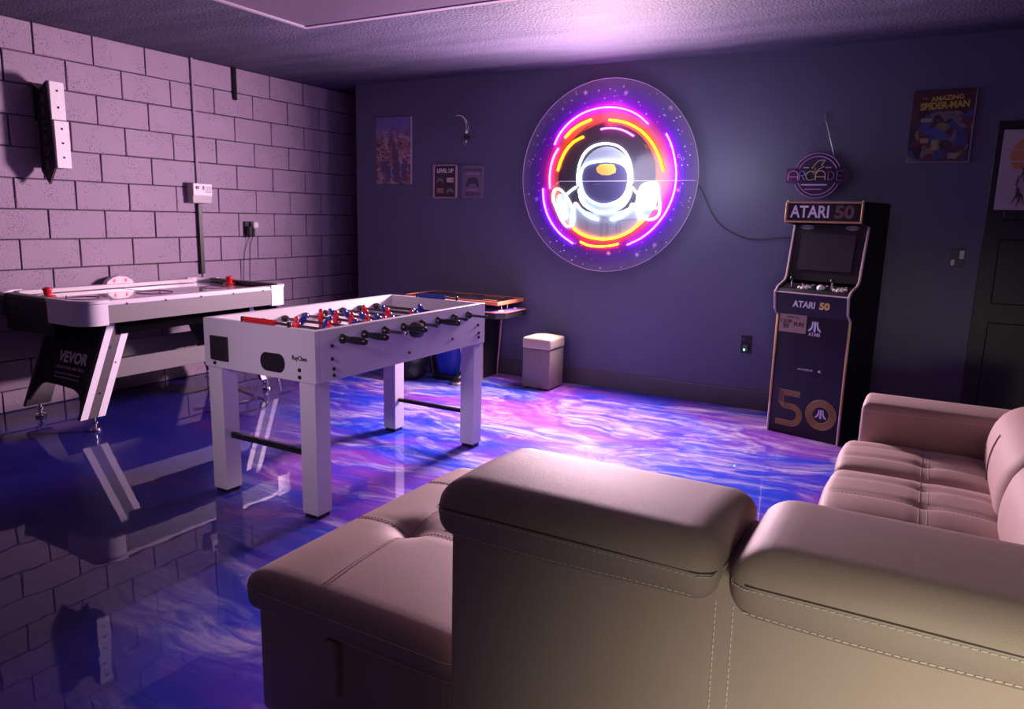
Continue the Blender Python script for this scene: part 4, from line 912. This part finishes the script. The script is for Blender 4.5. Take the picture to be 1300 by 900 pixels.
MB().box(FX0+0.10, FX1-0.11, FY0+0.045, FY0+0.065, 0.285, 0.312).obj('stretcher', BLACK, fb, label='black leg stretcher bar'); MB().box(FX0+0.10, FX1-0.10, FY1-0.07, FY1-0.05, 0.20, 0.222).obj('stretcher', BLACK, fb, label='black leg stretcher bar')
# end face fittings
MB().box(2.385, 2.500, FY0-0.014, FY0, 0.685, 0.802, bev=0.002).obj('ball_tray', BLACK, fb)
pts = [(2.795+0.038*math.cos(R(a))*1+(0.038 if -90 <= a <= 90 else -0.038), 0.717+0.043*math.sin(R(a))) for a in range(-90, 271, 15)]
MB().prism(pts, 'y', FY0-0.006, FY0+0.002).obj('ball_return', BLACK, fb)
MB().text('RayChee', 0.030, face_mat(2.962, FY0-0.0015, 0.752), bold=0.0003, sx=0.85).obj('badge_lettering', BLACK, fb)
for (x, z) in ((2.402, 0.668), (2.962, 0.700), (2.962, 0.667)):
    MB().lathe([(0.0085, FY0-0.006), (0.009, FY0)], (x, 0, z), 'y', 10).obj('bolt', BLACK, fb)
for (y, z) in ((-3.205, 0.805), (-3.205, 0.745), (-3.195, 0.698), (-3.195, 0.668), (-2.64, 0.690), (-2.245, 0.710), (-1.975, 0.758), (-1.965, 0.710), (-1.965, 0.684)):
    MB().lathe([(0.009 if y < -3 or y > -2.1 else 0.005, FX1), (0.008, FX1+0.006)], (0, y, z), 'x', 10).obj('bolt', BLACK, fb)
MB().lathe([(0.040, FX1+0.0), (0.042, FX1+0.012), (0.036, FX1+0.045), (0.028, FX1+0.048)], (0, -2.60, 0.806), 'x', 20).obj('ball_cup', BLACK, fb, smooth=True)
ZR = 0.828
grips = {0: 1, 1: 1, 3: 1, 5: 1}
counts = [(1, 'R'), (2, 'R'), (3, 'B'), (5, 'R'), (5, 'B'), (3, 'R'), (2, 'B'), (1, 'B')]
shift = [0.0, 0.03, -0.02, 0.015, -0.03, 0.02, -0.01, 0.03]
def man_mesh(col):
    b = MB()
    b.sphere((0, 0, 0.036), 0.0125, (1, 1, 1.15), 10, 6)
    b.lathe([(0.009, 0.022), (0.017, 0.018), (0.019, 0.0), (0.016, -0.016), (0.013, -0.028), (0.011, -0.050), (0.012, -0.060)], (0, 0, 0), 'z', 10)
    b.box(-0.022, 0.022, -0.008, 0.008, 0.006, 0.020, bev=0.003)
    b.box(-0.011, 0.011, -0.018, 0.014, -0.072, -0.058, bev=0.003)
    me = bpy.data.meshes.new('player_figure'); b.bm.to_mesh(me); b.bm.free(); me.materials.append(col); me.shade_smooth(); me.set_sharp_from_angle(angle=R(50)); return me
MR, MBl = man_mesh(RED), man_mesh(BLUE)
for i in range(8):
    y = -3.135+i*0.150; near = i in grips; s_ = shift[i]
    xr = FX1+ (0.035 if near else [0, 0, 0.13, 0, 0.10, 0, 0.09, 0.13][i]); xl = FX0-(0.13 if near else 0.035)
    rod = MB().tube([(xl, y, ZR), (xr, y, ZR)], 0.0078, 8).obj('rod', STEEL if False else plain('dark_rod', (0.10, 0.09, 0.10), 0.25, metal=0.6) if 'dark_rod' not in MATS else MATS['dark_rod'], fb, smooth=True)
    for xb in (FX1-0.002, FX0-0.020): MB().lathe([(0.023, xb), (0.024, xb+0.008), (0.017, xb+0.022)], (0, y, ZR), 'x', 14).obj('bushing', BLACK, rod, smooth=True)
    for xb in (FX0+0.032, FX1-0.055): MB().lathe([(0.017, xb), (0.019, xb+0.004), (0.019, xb+0.020), (0.017, xb+0.024)], (0, y, ZR), 'x', 12).obj('bumper', BLACK, rod, smooth=True)
    if near: gx0, d_ = xr-0.012, 1
    else: gx0, d_ = xl+0.012, -1
    MB().lathe([(0.012, gx0), (0.014, gx0+0.01*d_), (0.0165, gx0+0.035*d_), (0.0185, gx0+0.065*d_), (0.0165, gx0+0.095*d_), (0.0175, gx0+0.11*d_), (0.012, gx0+0.118*d_)], (0, y, ZR), 'x', 12).obj('grip', BLACK, rod, smooth=True)
    if not near: MB().lathe([(0.010, xr-0.012), (0.011, xr), (0.008, xr+0.006)], (0, y, ZR), 'x', 10).obj('rod_cap', CHROME if i == 2 else BLACK, rod, smooth=True)
    n, tcol = counts[i]; rot = random.uniform(-0.7, 0.7) if i % 2 else random.uniform(0.2, 0.9)
    if i in (0, 2): rot = -0.8
    sp_ = {1: 0, 2: 0.22, 3: 0.17, 5: 0.11}[n]
    for k in range(n):
        o = bpy.data.objects.new('player_figure', MR if tcol == 'R' else MBl); COL.objects.link(o); o.parent = rod
        o.location = (Vector((fcx+s_+(k-(n-1)/2)*sp_, y, ZR))-WM[fb].translation); o.rotation_euler = (rot, 0, 0)
        o['label'] = 'red player figure' if tcol == 'R' else 'blue player figure'
for (yy_, mt, x0_, lab) in ((FY0+0.018, RED, 2.585, 'red'), (FY1-0.014, BLUE, 2.56, 'blue')):
    t = MB().tube([(x0_, yy_, FZ1+0.012), (x0_+0.30, yy_, FZ1+0.012)], 0.004, 6).obj('score_wire', BLACK, fb)
    for x in (x0_, x0_+0.30): MB().box(x-0.006, x+0.006, yy_-0.008, yy_+0.008, FZ1-0.002, FZ1+0.024, bev=0.002).obj('score_post', BLACK, t)
    for k in range(10): MB().lathe([(0.0115, x0_+0.012+k*0.0205), (0.013, x0_+0.016+k*0.0205), (0.013, x0_+0.027+k*0.0205), (0.0115, x0_+0.031+k*0.0205)], (0, yy_, FZ1+0.012), 'x', 10).obj('score_bead', mt, t, smooth=True, label=lab+' scoring bead')

# ================================================================== COCKTAIL ARCADE TABLE BEHIND
ct = thing('arcade_table', 'low black arcade table with an orange edged top against the back wall', 'arcade machine', (1.8, -0.2, 0))
CX0, CX1 = 1.36, 2.29
top = MB().box(CX0, CX1+0.0, -0.455, -0.025, 0.675, 0.700, bev=0.003).obj('table_top', plain('glass_top', (0.03, 0.018, 0.03), 0.12, coat=0.6), ct)
for (a, b_, c, d_) in ((CX0, CX1, -0.463, -0.453), (CX0, CX1, -0.028, -0.018), (CX0-0.008, CX0+0.002, -0.463, -0.018), (CX1-0.002, CX1+0.008, -0.463, -0.018)): MB().box(a, b_, c, d_, 0.672, 0.703, bev=0.002).obj('edge_trim', ORANGET, top)
b = MB()
for (x, y, w_, h_) in ((1.5, -0.40, 0.25, 0.03), (1.95, -0.12, 0.20, 0.04), (2.1, -0.38, 0.12, 0.04), (1.62, -0.10, 0.18, 0.03), (1.78, -0.42, 0.1, 0.02)): b.box(x, x+w_, y, y+h_, 0.6998, 0.7012)
b.obj('top_artwork', plain('amber_artwork', (0.45, 0.18, 0.06), 0.3), top)
MB().box(1.68, 1.98, -0.36, -0.12, 0.6995, 0.7010).obj('screen', SCREEN, top)
body = MB().box(1.50, 2.06, -0.30, -0.04, 0.0, 0.675, bev=0.003).obj('cabinet_body', BLACKM, ct)
b = MB(); b.tube([(2.055, -0.045, 0.0), (2.10, -0.045, 0.56)], 0.008, 6); b.tube([(2.06, -0.30, 0.0), (2.06, -0.30, 0.57)], 0.005, 6); b.tube([(2.12, -0.05, 0.62), (2.13, -0.05, 0.675)], 0.006, 6); b.obj('pink_trim', plain('pink_edge', (0.62, 0.30, 0.32), 0.4), ct)
dk = MB().prism([(2.06, -0.50), (2.30, -0.50), (2.36, -0.44), (2.36, -0.09), (2.32, -0.04), (2.06, -0.04)], 'z', 0.565, 0.615, bev=0.003).obj('control_deck', BLACKM, ct)
MB().prism([(2.06, -0.498), (2.298, -0.498), (2.357, -0.438), (2.357, -0.092), (2.318, -0.042), (2.06, -0.042)], 'z', 0.6155, 0.6185).obj('deck_overlay', plain('violet_overlay', (0.34, 0.22, 0.72), 0.3), dk)
MB().tube([(2.06, -0.502, 0.617), (2.30, -0.502, 0.617), (2.362, -0.44, 0.617), (2.362, -0.09, 0.617)], 0.005, 6).obj('deck_trim', ORANGET, dk)
for (y, mt) in ((-0.30, RED), (-0.20, plain('yellow_button', (0.7, 0.55, 0.08), 0.3))):
    st_ = MB().lathe([(0.010, 0.615), (0.005, 0.62), (0.005, 0.66)], (2.24, y, 0), 'z', 8).obj('joystick_shaft', CHROME, dk); MB().sphere((2.24, y, 0.672), 0.018).obj('joystick_ball', mt, st_, smooth=True)
for k, y in enumerate((-0.40, -0.36, -0.14, -0.10)): MB().lathe([(0.014, 0.615), (0.014, 0.626)], (2.28, y, 0), 'z', 10).obj('push_button', [WHITEL, MATS['yellow_button'], WHITEL, BLUE][k], dk)

# bags under it
bg = thing('blue_bag', 'bulging blue nylon bag on the floor under the arcade table', 'bag', (1.82, -0.42, 0))
def bwarp(p):
    d_ = p-Vector((1.83, -0.44, 0.15)); k = 1+0.06*math.sin(d_.x*38+d_.z*14)+0.03*math.sin(d_.z*45); return Vector((1.83+d_.x*k*(1-0.4*max(0, -d_.z)/0.15*0.5), -0.44+d_.y*k, p.z))
MB().soft((1.70, -0.53, 0.02), (1.96, -0.35, 0.33), 0.085, (8, 6, 8), bwarp).obj('bag_body', BAGB, bg, smooth=True, angle=180)
MB().box(1.69, 1.97, -0.525, -0.34, 0.0, 0.045, bev=0.012, seg=2).obj('bag_base', BLACK, bg)
MB().tube([tuple(v) for v in spline([(1.72, -0.545, 0.31), (1.70, -0.56, 0.2), (1.72, -0.55, 0.06)], 5)], 0.008, 6).obj('strap', BLACK, bg, smooth=True)
MB().tube([tuple(v) for v in spline([(1.965, -0.50, 0.30), (1.985, -0.51, 0.2), (1.965, -0.50, 0.09)], 5)], 0.007, 6).obj('strap', WHITEL, bg, smooth=True)
dg = thing('black_duffel', 'dark slumped duffel bag on the floor left of the blue bag', 'bag', (1.50, -0.63, 0))
MB().soft((1.34, -0.76, 0.0), (1.66, -0.505, 0.27), 0.09, (8, 6, 6), lambda p: p+Vector((0.012*math.sin(p.z*40), 0.01*math.sin(p.x*30), 0.02*math.sin(p.x*22)*min(1, p.z*5)))).obj('bag_body', plain('black_canvas', (0.012, 0.012, 0.016), 0.8, bump=0.4, bscale=60), dg, smooth=True, angle=180)
MB().tube([tuple(v) for v in spline([(1.42, -0.63, 0.26), (1.47, -0.63, 0.33), (1.55, -0.63, 0.33), (1.60, -0.63, 0.26)], 5)], 0.008, 6).obj('handle', DGREY, dg, smooth=True)
sh = thing('sneaker', 'small dark sneaker with cream trim on the floor right of the blue bag', 'shoe', (2.02, -0.55, 0))
MB().soft((1.975, -0.66, 0.0), (2.05, -0.44, 0.025), 0.012, (3, 6, 1)).obj('sole', CREAM, sh, smooth=True, angle=180)
MB().soft((1.98, -0.655, 0.022), (2.045, -0.445, 0.11), 0.03, (3, 6, 3), lambda p: Vector((p.x, p.y, p.z if p.y > -0.55 else 0.022+(p.z-0.022)*(0.45+0.55*max(0, (p.y+0.66)/0.11))))).obj('upper', BLACK, sh, smooth=True, angle=180)
MB().tube([(1.99, -0.56, 0.088), (2.035, -0.55, 0.088)], 0.004, 5).tube([(1.99, -0.58, 0.075), (2.035, -0.57, 0.075)], 0.004, 5).obj('laces', CREAM, sh)

# ================================================================== STORAGE OTTOMAN
ot = thing('storage_ottoman', 'small beige cube storage ottoman with a cream lid against the back wall', 'ottoman', (2.63, -0.25, 0))
MB().box(2.502, 2.750, -0.385, -0.125, 0.012, 0.332, bev=0.004, seg=2).obj('box', BEIGE, ot, smooth=True)
for x in (2.53, 2.72):
    for y in (-0.36, -0.15): MB().box(x-0.012, x+0.012, y-0.012, y+0.012, 0, 0.014).obj('foot', BLACK, ot)
MB().soft((2.496, -0.391, 0.335), (2.756, -0.119, 0.425), 0.016, (8, 8, 3), lambda p: p+Vector((0, 0, 0.022*max(0, (p.z-0.38)/0.045)*max(0, 1-((p.x-2.626)/0.13)**2)*max(0, 1-((p.y+0.255)/0.136)**2)))).obj('lid', CREAM, ot, smooth=True, angle=180)

# ================================================================== SECTIONAL SOFA
so = thing('sectional_sofa', 'taupe leatherette sectional sofa with white stitching and adjustable headrests in the foreground', 'sofa', (5.0, -3.6, 0))
# --- chaise
def tuft(p, lines_x, lines_y, pts, ztop, w_=0.022, d_=0.010, pd=0.03, pw=0.055, axis_ok=None):
    f = 0.0
    for lx in lines_x: f += d_*math.exp(-((p.x-lx)/w_)**2)
    for ly in lines_y: f += d_*math.exp(-((p.y-ly)/w_)**2)
    for (qx, qy) in pts: f += pd*math.exp(-(((p.x-qx)**2+(p.y-qy)**2)/pw**2))
    return f
CHX = (3.872, 4.560); CHY = (-4.430, -3.405); CLX, CLY = (4.105,), (-4.005, -3.64)
CPT = [(4.105, -4.005)]
def chw(p):
    q = Vector(p)
    t = max(0.0, min(1.0, (p.z-0.42)/0.05))
    ux = max(0, 1-((p.x-4.216)/0.345)**4); uy = max(0, 1-((p.y+3.917)/0.513)**4)
    q.z += t*(0.018*ux*uy-tuft(p, CLX, CLY, CPT, 0, 0.014, 0.006*ux*uy)*ux*uy)
    # the sheared front corner reads softer
    q.z -= 0.010*max(0, 1-((p.x-3.872)/0.10))**2*t if p.x < 3.972 else 0
    return q
chaise = MB().soft((CHX[0], CHY[0], 0.358), (CHX[1], CHY[1], 0.470), 0.042, (26, 34, 3), chw).obj('chaise_cushion', SOFA, so, smooth=True, angle=180)
MB().box(CHX[0]+0.03, CHX[1]-0.01, CHY[0]+0.03, CHY[1]-0.02, 0.06, 0.36, bev=0.012, seg=2).obj('chaise_base', SOFA, so, smooth=True)
for x in (CHX[0]+0.08, CHX[1]-0.12):
    for y in (CHY[0]+0.09, CHY[1]-0.10): MB().box(x-0.03, x+0.03, y-0.03, y+0.03, 0, 0.062, bev=0.003).obj('foot', BLACK, so)
MB().box(4.150, 4.190, CHY[0]+0.010, CHY[0]+0.030, 0.205, 0.355, bev=0.004).obj('pull_tab', SOFA, so)
def around(z, ins, n=8, sides='LFR'):
    """line of points round the near side of the chaise cushion"""
    x0, x1, y0, y1 = CHX[0]+ins, CHX[1]-ins, CHY[0]+ins, CHY[1]-ins; r_ = 0.042-ins
    pts = [(x0, y1-0.05-(y1-y0-0.1)*k/12, z) for k in range(13)]
    pts += [(x0+r_-r_*math.cos(R(a)), y0+r_-r_*math.sin(R(a)), z) for a in range(10, 90, 20)]
    pts += [(x0+0.05+(x1-x0-0.1)*k/12, y0, z) for k in range(13)]
    pts += [(x1-r_+r_*math.sin(R(a)), y0+r_-r_*math.cos(R(a)), z) for a in range(10, 90, 20)]
    pts += [(x1, y0+0.05+0.4*k/6, z) for k in range(7)]
    return pts
T1 = 0.00115
MB().dashes(around(0.425, -0.0012), T1).dashes(around(0.374, 0.001+0.006), T1).obj('stitching', THREAD, chaise, kind='stuff')
def on_ch(x, y, dz_=0.0015): return chw(Vector((x, y, 0.470)))+Vector((0, 0, dz_))
b = MB()
for dx in (-0.006, 0.006):
    b.dashes([on_ch(4.105+dx+ (0.0 if y > -4.005 else (-4.005-y)*0.05), y) for y in [-4.39+0.02*k for k in range(49)]], T1, 0.008, 0.005)
for ly in CLY:
    for dy in (-0.006, 0.006): b.dashes([on_ch(x, ly+dy) for x in [3.91+0.02*k for k in range(32)]], T1, 0.008, 0.005)
b.obj('tuft_stitching', THREADD, chaise, kind='stuff')
MB().sphere((4.105, -4.005, on_ch(4.105, -4.005).z+0.001), 0.012, (1, 1, 0.4)).obj('tuft_button', SOFA, chaise, smooth=True)

b = MB()
for x in (4.500, 4.518): b.dashes([(x, CHY[0]+0.0285, 0.345-0.02*k) for k in range(14)], 0.00115)
b.obj('base_stitching', THREAD, chaise, kind='stuff')
# --- main back seen from behind
bp_ = MB().soft((4.588, -4.515, 0.05), (6.10, -4.25, 0.84), 0.02, (20, 3, 8)).obj('rear_back', SOFA, so, smooth=True, angle=180)
b = MB()
for x in (5.112, 5.140): b.dashes([(x+0.01*(0.80-z), -4.5165, z) for z in [0.79-0.05*k for k in range(14)]], T1)
b.dashes([(4.594, -4.508, z) for z in [0.79-0.05*k for k in range(14)]], T1)
b.obj('stitching', THREAD, bp_, kind='stuff')
def hrw(x0, x1):
    def f(p):
        q = Vector(p); zz = (p.z-0.785)/0.125
        if zz > 0.45:
            t = (zz-0.45)/0.55; t2_ = t*t
            if p.y < -4.36: q.y += 0.035*t2_*(-4.36-p.y)/0.19      # rear face leans in towards the top
            cxp = (x0+x1)/2; hw = (x1-x0)/2
            q.x = cxp+(p.x-cxp)*(1-0.05*t2_) if x1-x0 < 0.7 else (p.x+0.03*t2_ if p.x < x0+0.1 else p.x)
            q.z += 0.020*t*max(0, 1-((p.y+4.43)/0.21)**2)-0.008*t
        # lower edge sags a little towards the right end
        if zz < 0.5: q.z -= 0.004*math.sin((p.x-x0)*9)
        return q
    return f
for (x0_, x1_) in ((4.570, 5.118), (5.132, 5.86)):
    f = hrw(x0_, x1_)
    hr = MB().soft((x0_, -4.555, 0.782), (x1_, -4.205, 0.890), 0.045, (22, 12, 8), f).obj('headrest', SOFA, so, smooth=True, angle=180)
    b = MB()
    zz = 0.848
    xs = [x0_+0.03+(x1_-x0_-0.06)*k/20 for k in range(21)]
    b.dashes([Vector((x, -4.5565, 0.842)) for x in xs], T1)
    b.dashes([Vector((x, -4.549, 0.801-0.004*math.sin((x-x0_)*9))) for x in xs], T1)
    for (xe, sg) in ((x0_, -1), (x1_, 1)):
        b.dashes([Vector((xe-sg*0.03, -4.5565, 0.842)), Vector((xe-sg*0.008, -4.545, 0.842)), Vector((xe+sg*0.001, -4.50, 0.842)), Vector((xe+sg*0.001, -4.30, 0.842))], T1)
    b.obj('stitching', THREAD, hr, kind='stuff')
    MB().tube([Vector((x, -4.5545, 0.8475)) for x in xs]+[Vector((x1_-0.008, -4.543, 0.8475)), Vector((x1_+0.0005, -4.50, 0.8475)), Vector((x1_+0.0005, -4.30, 0.8475))], 0.0013, 4).obj('seam', SOFA_CREASE, hr)
# --- hidden middle seat and right wing
def seatw(x0, x1, y0, y1, lx, lys, ztop):
    def f(p):
        q = Vector(p); t = max(0.0, min(1.0, (p.z-(ztop-0.06))/0.05))
        ux = max(0, 1-((p.x-(x0+x1)/2)/((x1-x0)/2))**4); uy = max(0, 1-((p.y-(y0+y1)/2)/((y1-y0)/2))**4)
        d_ = 0.0
        for ly in lys: d_ += 0.007*math.exp(-((p.y-ly)/0.016)**2)+0.010*math.exp(-(((p.y-ly)/0.03)**2+((p.x-lx)/0.05)**2))
        d_ += 0.006*math.exp(-((p.x-lx)/0.018)**2)
        q.z += t*(0.030*uy*(0.4+0.6*ux)-d_*min(1, uy*3))
        if p.x < x0+0.08: q.x -= 0.012*math.sin(max(0, min(1, (p.y-y0)/(y1-y0)))*PI)*1.0
        return q
    return f
MB().box(4.60, 5.10, -4.26, -3.48, 0.06, 0.45, bev=0.03, seg=3).obj('middle_seat', SOFA, so, smooth=True)
WX0, WX1, LX = 5.115, 5.66, 5.42
seats = [(-2.625, -2.185, (-2.33, -2.48)), (-3.16, -2.63, (-2.78, -2.96)), (-3.69, -3.165, (-3.34, -3.52)), (-4.25, -3.695, (-3.88, -4.06))]
for (y0_, y1_, lys) in seats:
    f = seatw(WX0, WX1, y0_, y1_, LX, lys, 0.465)
    c_ = MB().soft((WX0, y0_, 0.33), (WX1, y1_, 0.465), 0.035, (20, 22, 3), f).obj('seat_cushion', SOFA, so, smooth=True, angle=180)
    b = MB()
    for ly in lys: b.dashes([f(Vector((x, ly, 0.465)))+Vector((0, 0, 0.001)) for x in [WX0+0.04+0.02*k for k in range(25)]], 0.0011, 0.008, 0.005)
    for dx in (-0.012, -0.004, 0.004, 0.012): b.dashes([f(Vector((LX+dx, y0_+0.02+(y1_-y0_-0.04)*k/16, 0.465)))+Vector((0, 0, 0.001)) for k in range(17)], 0.0010, 0.008, 0.004)
    b.obj('tuft_stitching', THREADD, c_, kind='stuff')
MB().box(WX0+0.03, 5.95, -4.25, -2.14, 0.06, 0.335, bev=0.01).obj('wing_base', SOFA, so)
# armrest at the far end
am = MB().soft((5.160, -2.175, 0.06), (5.98, -1.915, 0.635), 0.028, (16, 6, 10), lambda p: p+Vector((0, 0, 0.010*max(0, (p.z-0.58)/0.055)*(1-((p.y+2.045)/0.13)**2)))).obj('armrest', SOFA, so, smooth=True, angle=180)
b = MB(); b.dashes([(5.1595, -2.150, z) for z in [0.60-0.05*k for k in range(10)]], T1); b.dashes([(5.1590, -2.140, z) for z in [0.60-0.05*k for k in range(10)]], T1)
b.dashes([(x, -2.1765, 0.607) for x in [5.18+0.05*k for k in range(10)]], 0.0009); b.obj('stitching', THREAD, am, kind='stuff')
# right back cushions leaning outwards
def rbw(p):
    q = Vector(p); t = max(0, (p.z-0.40)/0.40); q.x += 0.10*t*t
    q.x -= 0.035*math.sin(min(1, max(0, (p.z-0.42)/0.40))*PI)*(1 if p.x < 5.75 else 0)
    return q
for (y0_, y1_) in ((-2.95, -2.205), (-4.20, -2.955)):
    c_ = MB().soft((5.635, y0_, 0.40), (5.86, y1_, 0.735), 0.085, (6, 14, 8), rbw).obj('back_cushion', SOFA, so, smooth=True, angle=180)
MB().soft((5.82, -4.25, 0.30), (6.02, -2.19, 0.72), 0.04, (4, 16, 6)).obj('wing_back', SOFA, so, smooth=True, angle=180)
b = MB(); b.tube([rbw(Vector((5.633, -2.52, 0.46+0.02*k)))+Vector((-0.001, 0, 0)) for k in range(11)], 0.0025, 5); b.obj('seam', SOFA_CREASE, so)
for (x, y) in ((4.66, -4.42), (6.0, -4.42), (5.25, -2.05), (5.88, -2.05), (5.22, -3.55)): MB().box(x-0.03, x+0.03, y-0.03, y+0.03, 0, 0.062).obj('foot', BLACK, so)

# ================================================================== LAMP FIXTURE BEHIND THE CAMERA
lf = thing('wall_lamp', 'rectangular wall lamp on the wall behind the viewer', 'lamp', (6.1, YF, 1.02))
MB().box(5.82, 6.38, YF+0.0, YF+0.24, 0.80, 1.24, bev=0.01).obj('lamp_housing', OFFW, lf)
MB().box(5.84, 6.36, YF+0.24, YF+0.25, 0.82, 1.22).obj('diffuser', emis('warm_diffuser', (1.0, 0.95, 0.75), 1.0), lf)
